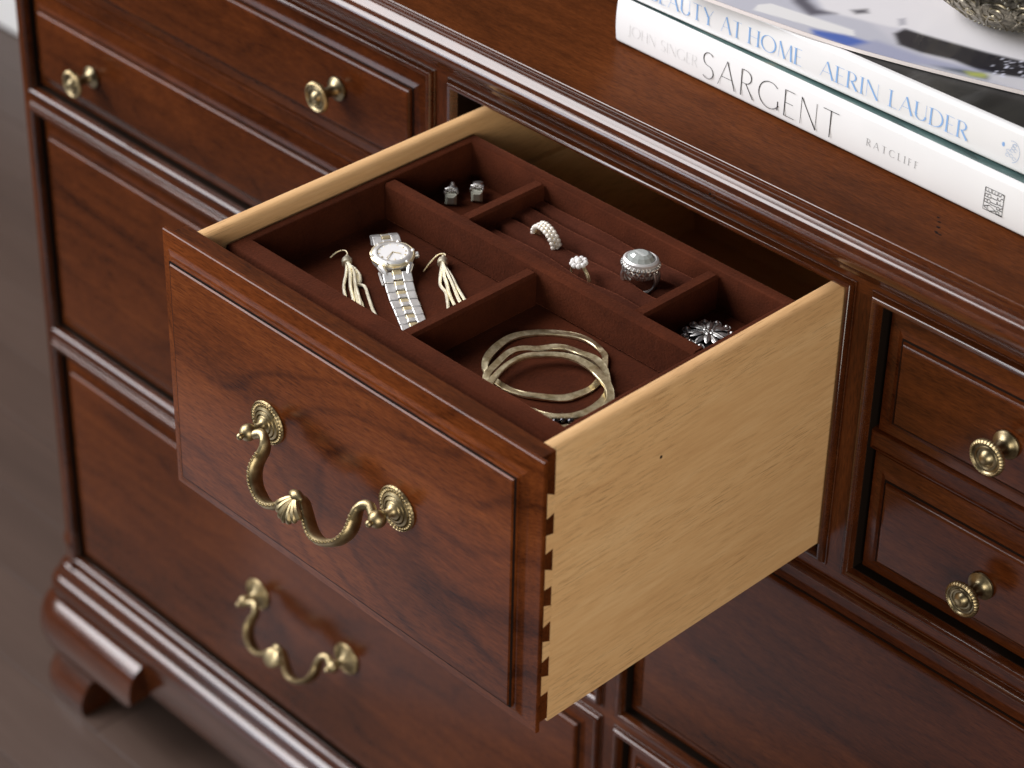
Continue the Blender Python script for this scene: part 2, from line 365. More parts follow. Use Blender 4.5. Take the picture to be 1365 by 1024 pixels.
# ogee bracket feet
FP = [(.0130,-.6925),(.0160,-.6945),(.0198,-.6972),(.0232,-.7005),(.0258,-.7050),(.0278,-.7120),(.0288,-.7200),(.0282,-.7285),(.0250,-.7375),(.0195,-.7455),(.0155,-.7530),(.0148,-.7580),(.0168,-.7640),(.0215,-.7710),(.0250,-.7780),(.0262,-.7850),(.0252,-.7910),(.0240,FLOOR)]
def foot(sx, X):
    # front arm: length shrinks from 0.13 at the top to 0.05 at the ankle, cut like a bracket
    def arm(z):
        if z > -.734: return .128
        t = min(1, (-.734 - z)/.030); return .128 - .080*math.sin(t*PI/2)
    m = MB(); o_r, i_r = [], []
    rings = []
    for o, z in FP:
        a = arm(z); c = (X - sx*o, DY - o)
        th = -.006
        R = .012 + o
        rings.append([(X + sx*a, DY - o, z)] + [(X + sx*(.012 - R*math.sin(PI/2*k/8)), DY + .012 - R*math.cos(PI/2*k/8), z) for k in range(9)] + [(X - sx*o, DY + a, z), (X - sx*th, DY + a, z), (X - sx*th, DY - th, z), (X + sx*a, DY - th, z)])
    if sx < 0: rings = [r[::-1] for r in rings]
    m.loft(rings); m.build('bracket_foot', M['cherry_mould'], dresser)
foot(1, XL); foot(-1, XR)

# ------------------------------------------------------------------ hardware
def front_profile(m, p, lip=.0009, soft=0.0):
    q = [(.0055, .0036), (.0012, .0034), (.0002, .0030), (0, .0026), (0, lip), (.0004, .0002), (.0010, 0)]
    n = 9; i0, y0, i1, y1 = .0012, .0001, m-.0026, -p+.0030
    for k in range(1, n+1):
        a = k/n; q.append((i0+(i1-i0)*a, y0+(y1-y0)*(a**.92) + .0003*math.sin(PI*a)))
    if soft: return q + [(m-.0022, -p+.0030), (m-.0019, -p+.0022), (m-.0016, -p+.0013), (m-.0009, -p+.0006), (m, -p+.00015), (m+.0011, -p)]
    q += [(m-.0020, -p+.0030), (m-.0016, -p+.0014), (m-.0011, -p+.0012), (m-.0008, -p+.0014), (m-.0005, -p+.0006), (m-.0001, -p+.0001), (m+.0006, -p)]
    return q
def drawer_front(root, x0, x1, z0, z1, y, mat, m_=.0149, p=.0069, soft=0.0):
    mb_ = MB(); mb_.rect(x0, x1, z0, z1, [(i, y + yy) for i, yy in front_profile(m_, p, soft=soft)], cap0=True, cap1=True)
    fo = mb_.build('drawer_front', M[mat], root, ang=28)
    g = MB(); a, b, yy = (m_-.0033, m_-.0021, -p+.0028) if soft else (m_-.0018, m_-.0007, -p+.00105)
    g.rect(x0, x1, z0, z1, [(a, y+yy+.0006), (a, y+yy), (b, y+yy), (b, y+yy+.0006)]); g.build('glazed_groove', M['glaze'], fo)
    return fo
def make_knob(parent, x, y, z):
    m = MB()
    m.lathe([(.0001,0),(.0078,0),(.0084,.0008),(.0082,.0018),(.0070,.0026),(.0050,.0036),(.0038,.0056),(.0034,.0090),(.0040,.0125),(.0056,.0142),(.0001,.0142)], (x,y,z), (0,-1,0), 28)
    k = m.build('knob', M['brass_dark'], parent)
    m = MB()
    def mod(i, a, r, h):
        if 3 <= i <= 5: return r*(1 + .03*math.cos(36*a)), h
        return r, h
    m.lathe([(.0001,.0135),(.0060,.0138),(.0085,.0150),(.0098,.0164),(.0102,.0178),(.0097,.0192),(.0086,.0196),(.0080,.0188),(.0072,.0186),(.0068,.0192),(.0060,.0194),(.0056,.0187),(.0046,.0186),(.0040,.0196),(.0030,.0208),(.0015,.0215),(.0001,.0216)], (x,y,z), (0,-1,0), 144, mod)
    m.build('knob_head', M['brass_dark'], k)
    m = MB(); m.lathe([(.0094,.0158),(.0104,.0166),(.0107,.0178),(.0103,.0190),(.0093,.0198),(.0086,.0194),(.0088,.0186)], (x,y,z), (0,-1,0), 144, lambda i,a,r,h: (r*(1+.022*math.cos(36*a)), h)); m.f.pop(); m.f.pop(); m.build('knob_rim', M['brass'], k)
    m = MB(); m.ball((x, y-.0196, z), .0036, 14, sc=(1,.6,1), m=8); m.build('knob_boss', M['brass'], k)
    return k
def make_pull(parent, xc, y, zc):
    """bail pull; y = face plane"""
    hw = .0525
    # bail path (mm, right half, relative to centre): x, out from ball plane, z
    half = [(48.2,0,.4),(44.5,-1.4,2.3),(40.6,-.6,2.0),(38.2,.9,-.8),(37.8,2.7,-4.6),(38.6,4.9,-8.4),(38.6,7.2,-12.0),(37.2,9.4,-15.6),(34.0,11.6,-19.4),(29.6,13.1,-22.0),(24.6,14.2,-23.9),(19.6,14.4,-24.0),(14.6,13.4,-22.3),(9.6,11.4,-19.0),(5.4,9.4,-15.6),(2.4,8.0,-13.4),(0,7.6,-12.7)]
    yb = y - .0135
    pts = [(-a, b, c) for a, b, c in half] + [(a, b, c) for a, b, c in half[-2::-1]]
    P = spline([(xc + a*.001, yb - b*.001, zc + c*.001) for a, b, c in pts], 12)
    n = len(P)
    m = MB(); tdir = Vector((0, -.858, -.514))      # plane of the bail, tipped outward
    nrm = Vector((0, -.514, .858)).normalized() if 0 else Vector((0, -.86, .5)).normalized()
    r = []; sq = []
    for i in range(n):
        t = abs(i/(n-1)-.5)*2           # 0 centre, 1 ends
        e = max(0, min(1, (t-.72)/.2)); e = e*e*(3-2*e)
        lobe = max(0, math.sin(PI*min(1, max(0, (.90-t)/.90))))**.6
        r.append(.0023*(1-e) + .0028*e)
        sq.append((.0032 + .0026*lobe)/.0023*(1-e) + 1.0*e)
    m.tube(P, r, 12, up=nrm, sq=sq)
    bail = m.build('pull', M['brass'], parent)
    # beaded border along the front edge of the bail
    m = MB()
    acc = 0
    for i in range(int(n*.12), int(n*.88)):
        acc += (P[i+1]-P[i]).length
        if acc < .0021 or abs(i/(n-1)-.5) < .07: continue
        acc = 0; m.ball(P[i] + nrm*(r[i]*sq[i]*.95) + Vector((0,-.0003,.0002)), .00095, 7, m=5)
    m.build('bead_border', M['brass'], bail)
    # shell at the centre
    m = MB(); cpt = P[n//2]
    ax_ = Vector((0,-.60,-.80)); out = Vector((0,-.80,.60)); base = cpt + nrm*.0030 + Vector((0,-.0005,.0022))
    for k in range(-3, 4):
        a = k*.25
        d = Vector((math.sin(a), 0, 0)) + ax_*math.cos(a)
        L = .0158 - .0004*abs(k)**1.6
        path = [base + d*(L*q) + out*(.0018*math.sin(PI*q) + .0006) for q in (0,.2,.4,.6,.8,.93,1.0)]
        m.tube(path, [.0012,.0014,.0017,.0020,.0023,.0020,.0010], 8)
    m.tube([base + out*.0008 + Vector((q,0,0)) for q in (-.0050,-.0030,0,.0030,.0050)], [.0010,.0026,.0034,.0026,.0010], 10)
    m.build('shell', M['brass'], bail)
    for s in (-1, 1):
        x = xc + s*hw + .0 ; m = MB()
        def mod(i, a, rr, h):
            if i in (3, 5): return rr, h + .0004*math.cos(36*a)
            return rr, h
        m.lathe([(.0001,0),(.0128,0),(.0132,.0008),(.0127,.0020),(.0121,.0010),(.0106,.0016),(.0101,.0008),(.0096,.0024),(.0084,.0030),(.0080,.0016),(.0074,.0032),(.0062,.0038),(.0058,.0024),(.0050,.0040),(.0036,.0046),(.0026,.0060),(.0023,.0085),(.0001,.0090)], (x,y,zc), (0,-1,0), 144, mod)
        for k in range(34): m.ball((x+.0113*math.cos(k/34*2*PI), y-.0016, zc+.0113*math.sin(k/34*2*PI)), .00085, 6, m=4)
        ro = m.build('rosette', M['brass'], bail)
        m = MB(); m.ball((x, yb-.0008, zc), .0050, 16, m=10); m.ball((x, yb-.0066, zc), .0021, 10, m=6); m.tube([(x,yb-.004,zc),(x,yb-.0062,zc)], .0013, 8)
        m.tube([(x - s*.0035, yb, zc), (x - s*.0062, yb, zc+.0003)], .0016, 8)
        m.build('ball_post', M['brass'], bail)
    return bail
# ------------------------------------------------------------------ closed drawers
YF = DY + .0045
def closed(key, label, x0, x1, z0, z1, knobs=(), pull=None, group='closed drawers of the dresser'):
    t = thing('drawer', ((x0+x1)/2, YF, z0), label, 'drawer', group)
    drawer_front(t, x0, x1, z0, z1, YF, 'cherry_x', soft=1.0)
    m = MB(); m.box(x0+.01, x1-.01, YF+.0122, YF+.34, z0+.004, z1-.006); m.build('drawer_box', M['pale'], t)
    for kx, kz in knobs: make_knob(t, kx, YF-.0069, kz)
    if pull: make_pull(t, pull[0], YF-.0069, pull[1])
    return t
G = .0028
A0, A1 = -.4915+BI+G, -.033-BI-G
closed('ul', 'closed drawer with a round brass knob directly under the top, left of the open drawer', A0, A1, -.0850, .0035-BI-G, [(-.4025,-.0437), (-.1241,-.0437)])
closed('ll', 'lower small closed drawer left of the open drawer, blurred round knob at its left end', A0, A1, -.190+BI+G, -.1000, [(-.4025,-.1420), (-.1241,-.1420)])
B0, B1 = .3118+BI+G+.0008, .7695-BI-G
closed('ur', 'closed drawer with a beaded brass knob directly below the books, right of the open drawer', B0, B1, -.0850, .0035-BI-G, [(.4089,-.0459), (.680,-.0459)])
closed('lr', 'lower small closed drawer right of the open drawer, with beaded brass knob', B0, B1, -.190+BI+G, -.1000, [(.4068,-.1415), (.680,-.1415)])
for a, b in ((A0-G-.001, A1+G+.001), (B0-G-.001, B1+G+.001)):
    m = MB(); m.rect(a, b, -.0990, -.0860, [(0, DY+.02), (0, DY+.0048), (.0006, DY+.0036), (.0014, DY+.0034), (.0018, DY+.0044), (.0030, DY+.0046)], cap1=True); m.build('rail', M['cherry_x'], dresser)
L0, L1 = -.4915+BI+G, .1335-BI-G; Q0, Q1 = .1445+BI+G, .7695-BI-G
closed('m2l', 'wide closed drawer in the middle row at the left, mostly hidden behind the open drawer', L0, L1, -.409+BI+G, -.198-BI-G, pull=(-.179,-.296))
closed('m2r', 'wide closed drawer with plain dark face below the open drawer at the right', Q0, Q1, -.409+BI+G, -.198-BI-G, pull=(.457,-.296))
closed('b3l', 'wide closed bottom drawer at the left with a blurred brass bail pull', L0, L1, -.648+BI+G, -.4165-BI-G, pull=(-.1790,-.5285))
closed('b3r', 'wide closed bottom drawer at the right, only a dark corner of it in view', Q0, Q1, -.648+BI+G, -.4165-BI-G, pull=(.457,-.5300))
# ------------------------------------------------------------------ open drawer
od = thing('open_drawer', (.15, 0, -.18), 'pulled out deep drawer with pale wood sides, dovetailed corner and curved brass bail pull', 'drawer')
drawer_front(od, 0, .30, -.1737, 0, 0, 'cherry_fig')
m = MB(); m.box(.005, .295, .0036, .0136, -.1742, -.0012, .0003); m.build('front_core', M['cherry_x'], od)
SX0, SX1, YE = .0115, .295, .44
def side(x0, x1):
    m = MB(); r = .0048; zt, zb = -.0010, -.1765
    n = 6; prof = [(x0, zb), (x1, zb)]
    prof += [(x1 - r + r*math.cos(PI/2*k/n), zt - r + r*math.sin(PI/2*k/n)) for k in range(n+1)]
    prof += [(x0 + r - r*math.sin(PI/2*k/n), zt - r + r*math.cos(PI/2*k/n)) for k in range(n+1)]
    m.loft([[(x, y, z) for x, z in prof][::-1] for y in (.0137, YE)]); return m.build('side_panel', M['pale'], od)
side(SX0, SX0+.0112); side(SX1-.0112, SX1)
m = MB(); m.box(SX0+.0112, SX1-.0112, YE-.012, YE, -.165, -.008); m.build('back_panel', M['pale_x'], od)
m = MB(); m.box(SX0+.0112, SX1-.0112, .0120, YE-.012, -.168, -.163); m.build('bottom_panel', M['pale_x'], od)

for xa, xb in ((SX0+.0112, SX0+.0162), (SX1-.0162, SX1-.0112)):
    m = MB(); m.box(xa, xb, .0176, .30, -.056, -.0475); m.build('tray_runner', M['pale'], od)
# right side: pale tails let into the dark board, so the dark pins show between them
pins = [(-.0012,-.0290,-.0012,-.0324),(-.0447,-.0549,-.0428,-.0562),(-.0665,-.0764,-.0654,-.0796),(-.0896,-.0999,-.0893,-.1022),(-.1139,-.1234,-.1121,-.1258),(-.1371,-.1468,-.1352,-.1490),(-.1599,-.1788,-.1592,-.1788)]
for k in range(6):
    a, c_ = pins[k][1]+.0039, pins[k][3]+.0039; b, d = pins[k+1][0]+.0039, pins[k+1][2]+.0039
    m = MB(); ring = lambda xx: [(xx, .0082, b), (xx, .01372, d), (xx, .01372, c_), (xx, .0082, a)]
    m.loft([ring(SX1-.004), ring(SX1+.0002)]); m.build('dovetail_tail', M['pale'], od)
make_pull(od, .1495, -.0069, -.0776)
m = MB(); m.lathe([(.0001,0),(.0009,0),(.0010,.00015),(.0001,.0002)], (.29505,.0915,-.0440), (1,0,0), 10); m.build('peg_hole', M['black'], od)

# ------------------------------------------------------------------ jewellery tray
ZR, ZL, ZD, ZF = -.0100, -.0112, -.0140, -.0360
tray = thing('jewelry_tray', (.15, .12, -.0470), 'dark brown velvet jewelry tray with divided compartments lying inside the open drawer', 'tray')
TX0, TX1, TY0, TY1 = .0232, .2830, .0262, .2170
ix0, ix1, iy0, iy1 = .0300, .2745, .0400, .2085
def rbox(m, x0, x1, y0, y1, z0, z1, r=.0018):
    m.box(x0, x1, y0, y1, z0, z1, r)
def tray_wall(name, *b, r=.0016, mat='velvet'):
    m = MB(); rbox(m, *b, r=r); return m.build(name, M[mat], tray)
rp = []
m = MB()
prof = [(0,-.047),(0,ZR-.003),(.0006,ZR-.0012),(.0018,ZR-.0003),(.003,ZR)]
rings = [[(TX0+i,TY0+i,z),(TX1-i,TY0+i,z),(TX1-i,TY1-i,z),(TX0+i,TY1-i,z)] for i, z in prof]
for d, z in ((-.0016, ZR), (-.0005, ZR-.0004), (0, ZR-.0014), (0, ZF)):
    rings.append([(ix0+d,iy0+d,z),(ix1-d,iy0+d,z),(ix1-d,iy1-d,z),(ix0+d,iy1-d,z)])
m.loft(rings, cap=True); m.build('tray_body', M['velvet'], tray, ang=50)
tray_wall('divider', ix0+.0001, ix1-.0001, .1375, .1465, ZF, ZL)
tray_wall('divider', .1496, .1585, iy0+.0001, .1374, ZF, ZD); tray_wall('divider', .0845, .0935, .1466, iy1-.0001, ZF, ZD+.0012); tray_wall('divider', .2205, .2295, .1466, iy1-.0001, ZF, ZD+.0012)
# ring rolls: padded folds with slots between
m = MB(); x0, x1 = .0936, .2204; ys = []
edges = [.1466, .1545, .1655, .1815, .1975, .2084]
nx = 40
for e in range(len(edges)-1):
    a, b = edges[e], edges[e+1]
    for k in range(11):
        t = k/10; w = math.sin(PI*t)
        ys.append((a+(b-a)*t + (.0002 if k == 0 else (-.0002 if k == 10 else 0)), -.0300 + .0070*min(1, w*1.7)**.6, e, t))
grid = []
for j, (y, z, e, t) in enumerate(ys):
    row = []
    for i in range(nx+1):
        x = x0 + (x1-x0)*i/nx
        # slots gape where a ring is pushed in
        dy = 0
        for rx, ry in ((.128,.1815),(.169,.1655),(.205,.1815)):
            g = math.exp(-((x-rx)/.016)**2)*math.exp(-((y-ry)/.006)**2); dy += g*.0024*(1 if y > ry else -1 if y < ry else 0)
        row.append((x, y+dy*.6, z + .0005*math.sin(x*95 + e*1.7) - abs(dy)*.3))
    grid.append(row)
b = len(m.v)
for row in grid: m.v += row
for j in range(len(grid)-1):
    for i in range(nx): m.f.append((b+j*(nx+1)+i, b+j*(nx+1)+i+1, b+(j+1)*(nx+1)+i+1, b+(j+1)*(nx+1)+i))
m.build('ring_roll', M['velvet_pad'], tray, ang=80)

# ------------------------------------------------------------------ jewellery
FZ = ZF + .0003
# --- bangles
def bangle(pts, z0, label, tilt=(0,0), w=.0044, th=.0010, seed=1):
    P = spline([(x, y, 0) for x, y in pts], 5, True); cx_ = sum(p.x for p in P)/len(P); cy_ = sum(p.y for p in P)/len(P)
    rnd = random.Random(seed); n = len(P); m = MB(); rings = []
    ph = [rnd.uniform(0, 6) for _ in range(4)]
    for i in range(n):
        p = P[i]; d = Vector((p.x-cx_, p.y-cy_, 0)); d.normalize()
        a = 2*PI*i/n
        ww = w*(1 + .16*math.sin(2*a+ph[0]) + .10*math.sin(5*a+ph[1])); hh = th*(1+.15*math.sin(7*a+ph[2]))
        z = z0 + tilt[0]*(p.x-cx_) + tilt[1]*(p.y-cy_) + .0004*math.sin(3*a+ph[3])
        tw = .0004*math.sin(3*a+ph[1])
        rings.append([p + Vector((0,0,z)), p + Vector((0,0,z+hh)), p - d*.0004 + Vector((0,0,z+hh*1.25+tw)), p - d*(ww-.0004) + Vector((0,0,z+hh*1.25-tw)), p - d*ww + Vector((0,0,z+hh)), p - d*ww + Vector((0,0,z))])
    rings.append(rings[0]); m.loft(rings[::-1], cap=False)
    o = m.build('bangle', M['hammered'], None, (cx_, cy_, z0), ang=30); tag(o, label, 'bangle', 'three bangles piled in the tray'); return o
bangle([(.1809,.0727),(.1745,.082),(.1707,.0943),(.1709,.1071),(.1779,.1211),(.1911,.1311),(.204,.1337),(.2175,.1307),(.2243,.1258),(.2336,.1139),(.238,.1007),(.2373,.0873),(.2341,.0799),(.2256,.0726),(.2165,.0676),(.2062,.0652),(.1983,.0656),(.1888,.0676)], FZ+.0002, 'lowest bangle of the pile, lying flat on the tray floor furthest back', seed=2)
bangle([(.2080,.0560),(.1985,.0580),(.1911,.0642),(.1867,.0755),(.1835,.0888),(.1853,.0984),(.1910,.1057),(.1960,.1130),(.2025,.1170),(.2110,.1190),(.2203,.1205),(.2305,.1180),(.2400,.1112),(.2475,.1030),(.2528,.0935),(.2550,.0820),(.2530,.0715),(.2470,.0635),(.2380,.0585),(.2270,.0562),(.2170,.0555)], FZ+.0028, 'middle bangle of the pile with a wavy rim, between the other two', seed=5)
bangle([(.2040,.0500),(.1986,.0600),(.1936,.0770),(.1940,.0904),(.1985,.0996),(.2059,.1070),(.2161,.1118),(.2286,.1122),(.2397,.1083),(.2492,.1030),(.2570,.0955),(.2610,.0860),(.2618,.0760),(.2595,.0640),(.2540,.0530),(.2450,.0460),(.2340,.0430),(.2220,.0428),(.2120,.0450)], FZ+.0048, 'topmost bangle of the pile, nearest to the front of the drawer', seed=9)
# beaded piece in the front corner
m = MB()
for k in range(13):
    a = k/13*2*PI; m.ball((.2550+.0085*math.cos(a), .0605+.0085*math.sin(a), FZ+.0024), .0023, 8, m=6)
tag(m.build('beaded_bracelet', metal('dark_bead', (.03,.03,.035), (.16,.16,.18), .15, 300, .05), None, (.255,.0605,FZ)), 'small string of dark shiny beads in the front corner under the bangles', 'bracelet')
# --- watch
wt = thing('wrist_watch', (.0745,.1045,FZ), 'two tone steel and gold wrist watch with white dial lying in the tray', 'watch')
bandd = Vector((.0512,-.0322,0)).normalized(); perp = Vector((-bandd.y, bandd.x, 0))
ctr = Vector((.0745,.1045,-.0285)); tiltn = (Vector((0,0,1)) - bandd*(-.05) ).normalized()
m = MB(); m.lathe([(.0001,-.0035),(.0095,-.0035),(.0118,-.002),(.0124,.0004),(.0122,.0014),(.0001,.0014)], ctr, tiltn, 40); 
for s in (-1, 1):
    for q in (-1, 1):
        m.tube([ctr+perp*(.0085*q)+bandd*(.009*s), ctr+perp*(.0070*q)+bandd*(.0135*s)-Vector((0,0,.0012)), ctr+perp*(.0062*q)+bandd*(.0155*s)-Vector((0,0,.0025))], [.0022,.0018,.0013], 8)
case = m.build('watch_case', M['steel'], wt)
m = MB()
def bz(i, a, r, h):
    if i in (1, 2): return r*(1+.012*math.cos(12*a)), h
    return r, h
m.lathe([(.0112,.0013),(.0128,.0014),(.0129,.0024),(.0120,.0030),(.0116,.0029),(.0116,.0026),(.0115,.0024)], ctr, tiltn, 96, bz); m.f.pop(); m.f.pop(); m.build('bezel_edge', M['gold'], case)
m = MB(); m.lathe([(.0117,.0024),(.0116,.0031),(.0104,.0036),(.0092,.0039),(.0087,.0038),(.0086,.0030)], ctr, tiltn, 64); m.f.pop(); m.f.pop(); m.build('bezel', M['steel'], case)
m = MB()
for k in range(6):
    a = k/6*2*PI+.3; u = tiltn.orthogonal().normalized(); w_ = tiltn.cross(u); m.ball(ctr+tiltn*.0030+(u*math.cos(a)+w_*math.sin(a))*.0119, .0011, 6, m=4)
m.build('bezel_rider', M['steel'], case)
m = MB(); m.lathe([(.0001,.0031),(.0087,.0031),(.0087,.0033),(.0001,.0034)], ctr, tiltn, 40); m.build('dial', M['dial'], case)
m = MB(); u = bandd; 
for a, L in ((.5, .0052), (2.2, .0072)):
    d = perp*math.cos(a) + bandd*math.sin(a); m.tube([ctr+tiltn*.0037, ctr+tiltn*.0037+d*L], .00025, 5)
for k in range(12):
    d = perp*math.cos(k*PI/6) + bandd*math.sin(k*PI/6); m.tube([ctr+tiltn*.0035+d*.0072, ctr+tiltn*.0035+d*.0084], .00028, 5)
m.build('watch_hands', M['gold'], case)
m = MB(); m.lathe([(.0001,0),(.0016,0),(.0019,.0006),(.0019,.002),(.0014,.0026),(.0001,.0027)], ctr+perp*.0126, perp, 14, lambda i,a,r,h: (r*(1+.06*math.cos(14*a)), h)); m.build('crown', M['steel'], case)
# bracelet: front strap runs along the floor, rear strap folds under
strap = [ctr+bandd*.0148+Vector((0,0,-.0012)), ctr+bandd*.0195+Vector((0,0,-.0034))]
fr = spline([ctr+bandd*.0140+Vector((0,0,-.0008)), ctr+bandd*.019+Vector((0,0,-.0026)), ctr+bandd*.026+Vector((0,0,-.0044)), ctr+bandd*.036+Vector((0,0,-.0050)), ctr+bandd*.046+perp*.0004+Vector((0,0,-.0052)), ctr+bandd*.062+perp*.001+Vector((0,0,-.0056)), ctr+bandd*.070+perp*.001+Vector((0,0,-.0058))], 24)
rr_ = spline([ctr-bandd*.0140+Vector((0,0,-.0004)), ctr-bandd*.0190+Vector((0,0,.0004)), ctr-bandd*.0245+Vector((0,0,.0000)), ctr-bandd*.0290+Vector((0,0,-.0022)), ctr-bandd*.0300+Vector((0,0,-.0050)), ctr-bandd*.0280+Vector((0,0,-.0066))], 24)
def along(path, d):
    acc = 0
    for i in range(len(path)-1):
        s = (path[i+1]-path[i]).length
        if acc + s >= d: 
            t = (path[i+1]-path[i]).normalized(); return path[i] + t*(d-acc), t
        acc += s
    t = (path[-1]-path[-2]).normalized(); return path[-1] + t*(d-acc), t
def link(path, d, L, w0, w1, th, name, mat, parent):
    p, t = along(path, d + L/2); up = perp.cross(t).normalized() if 0 else t.cross(perp).normalized()
    if up.z < 0 and abs(t.z) < .9: up = -up
    m = MB(); m.box(-L/2, L/2, w0, w1, -th, 0, .0004)
    m.xform(Matrix(((t.x,perp.x,up.x,p.x),(t.y,perp.y,up.y,p.y),(t.z,perp.z,up.z,p.z),(0,0,0,1)))); return m.build(name, M[mat], parent)
def strap_links(path, total, w0, w1):
    d = 0; k = 0
    while d < total:
        hw = (w0 + (w1-w0)*d/max(total, .05)); L = .0080
        link(path, d, L-.0004, -hw, -hw*.33, .0018, 'bracelet_link', 'steel', wt); link(path, d, L-.0004, hw*.33, hw, .0018, 'bracelet_link', 'steel', wt)
        link(path, d-.0012, L*.5-.0003, -hw*.31, hw*.31, .0020, 'bracelet_link', 'gold' , wt)
        link(path, d+.0019, L*.5-.0002, -hw*.31, hw*.31, .0020, 'bracelet_link', 'steel', wt)
        d += L; k += 1
strap_links(fr, .052, .0082, .0074); strap_links(rr_, .021, .0080, .0072)
# folding clasp showing under the case
m = MB()
q0 = ctr + perp*(-.0085) + bandd*.006 + Vector((0,0,-.0058))
m.tube([q0, q0+bandd*.006+Vector((0,0,-.0006)), q0+bandd*.0115+Vector((0,0,-.0009)), q0+bandd*.0115+perp*.006+Vector((0,0,-.0009))], .0009, 6)
m.build('clasp_bar', M['steel'], wt)
# --- tassel earrings
def tassel(cap, dirv, hook, strands, label):
    t = thing('tassel_earring', (cap[0],cap[1],FZ), label, 'earring', 'pair of tassel earrings in the tray')
    cz = FZ+.0030; c0 = Vector((cap[0],cap[1],cz)); d = Vector((dirv[0],dirv[1],0)).normalized()
    m = MB(); m.lathe([(.0001,-.0001),(.0018,0),(.0026,.0008),(.0030,.0016),(.0030,.0052),(.0026,.0056),(.0001,.0056)], c0, d, 16); m.ball(c0-d*.0012+Vector((0,0,.0008)), .0013, 8); m.build('tassel_cap', M['pale_gold'], t)
    m = MB(); m.tube(spline([(x,y,FZ+z) for x,y,z in hook], 6), .00042, 6); m.build('ear_hook', M['gold'], t)
    for s in strands:
        m = MB(); m.tube(spline([c0+d*.005+Vector((0,0,s[0]))]+[Vector((x,y,FZ+z)) for x,y,z in s[1]], 6), .00096, 7); m.build('strand', M['pale_gold'], t)
    return t
tassel((.0532,.0888), (.55,-.5), [(.0432,.0848,.001),(.0438,.0900,.003),(.0470,.0925,.0042),(.0505,.0915,.0042),(.0524,.0895,.0038)],
    [(0,[(.0632,.0795,.002),(.0720,.0700,.0012),(.0800,.0640,.0010),(.0880,.0585,.001)]), (.001,[(.0640,.0815,.003),(.0760,.0715,.0022),(.0850,.0655,.0012),(.0930,.0590,.001)]), (.0012,[(.0655,.0830,.003),(.0790,.0730,.003),(.0900,.0660,.002),(.0980,.0600,.001)]),
     (.0005,[(.0650,.0845,.002),(.0700,.0790,.0014),(.0835,.0700,.0014),(.0930,.0650,.001),(.1010,.0590,.001)]), (0,[(.0665,.0840,.001),(.0725,.0795,.001),(.0745,.0770,.001),(.0830,.0690,.001),(.0960,.0620,.001)]), (.0006,[(.0668,.0850,.002),(.0735,.0810,.0012),(.0760,.0775,.001),(.0800,.0785,.0012),(.0870,.0745,.001),(.0935,.0705,.001),(.1010,.0660,.001),(.1110,.0610,.001)])],
    'tassel earring of pale gold chains at the left of the watch')
tassel((.0905,.1290), (.55,-.62), [(.0900,.1140,.0008),(.0880,.1185,.0012),(.0862,.1245,.0024),(.0862,.1295,.0040),(.0888,.1318,.0044),(.0905,.1302,.0038)],
    [(0,[(.1005,.1175,.002),(.1075,.1110,.001),(.1150,.1080,.001),(.1230,.1020,.001),(.1290,.0970,.001)]), (.001,[(.1020,.1185,.0026),(.1100,.1135,.0018),(.1190,.1075,.001),(.1290,.1020,.001)]), (.0012,[(.1040,.1200,.003),(.1120,.1160,.002),(.1240,.1090,.001),(.1330,.1045,.001)]), (.0006,[(.1050,.1215,.002),(.1150,.1165,.0014),(.1270,.1110,.001),(.1350,.1075,.001)])],
    'tassel earring of pale gold chains at the right of the watch, by the divider')
# --- stud earrings with square stones
def stud(x, y, label, tip):
    t = thing('stud_earring', (x, y, FZ), label, 'earring', 'pair of stud earrings in the back corner of the tray')
    u = Vector((.66,-.75,0)).normalized(); s = Vector((u.y,-u.x,0))*-1; c0 = Vector((x,y,FZ+.0042))
    M4 = Matrix(((s.x,u.x,0,c0.x),(s.y,u.y,0,c0.y),(0,0,1,c0.z),(0,0,0,1)))
    m = MB(); m.loft([[(-.0030,-.002,-.0036),(.0030,-.002,-.0036),(.0030,-.002,.0030),(-.0030,-.002,.0030)],[(-.0036,.0005,-.0042),(.0036,.0005,-.0042),(.0036,.0005,.0036),(-.0036,.0005,.0036)],[(-.0034,.0028,-.0040),(.0034,.0028,-.0040),(.0034,.0028,.0030),(-.0034,.0028,.0030)],[(-.0020,.0042,-.0026),(.0020,.0042,-.0026),(.0020,.0042,.0016),(-.0020,.0042,.0016)]]); m.xform(M4)
    m.build('square_stone', M['stone'], t, flat=True)
    m = MB()
    for k in range(5): m.ball((-.0032+.0016*k, .0012-.0004*abs(k-2), .0044), .0009, 8)
    for q in (-.0036, .0036): m.ball((q, .0022, .0040), .0009, 8)
    m.tube([(-.0036,-.001,.0040),(0,-.0014,.0052),(.0036,-.001,.0040)], .0011, 8); m.xform(M4); m.build('stone_setting', M['silver_bright'], t)
    m = MB(); m.tube([(0,-.002,.0005),(0,-.0085,.0010)], .0005, 6); m.lathe([(.0001,0),(.0026,0),(.0034,.0008),(.0030,.0018),(.0001,.0022)] if not tip else [(.0001,0),(.0030,0),(.0030,.0010),(.0018,.0018),(.0013,.0034),(.0001,.0042)], (0,-.0062,.0022), (0,-.25,1), 14); m.xform(M4); m.build('earring_back', M['silver_bright'], t)
M['stone'] = simple('pale_green_stone', (.80,.80,.66), .05, 0, Transmission__Weight=.35, IOR=1.55, Coat__Weight=.6)
stud(.0432, .1795, 'stud earring nearer the front with pointed back, square pale stone in a silver setting', True)
stud(.0508, .1935, 'stud earring nearer the back wall, square pale stone in a silver setting', False)
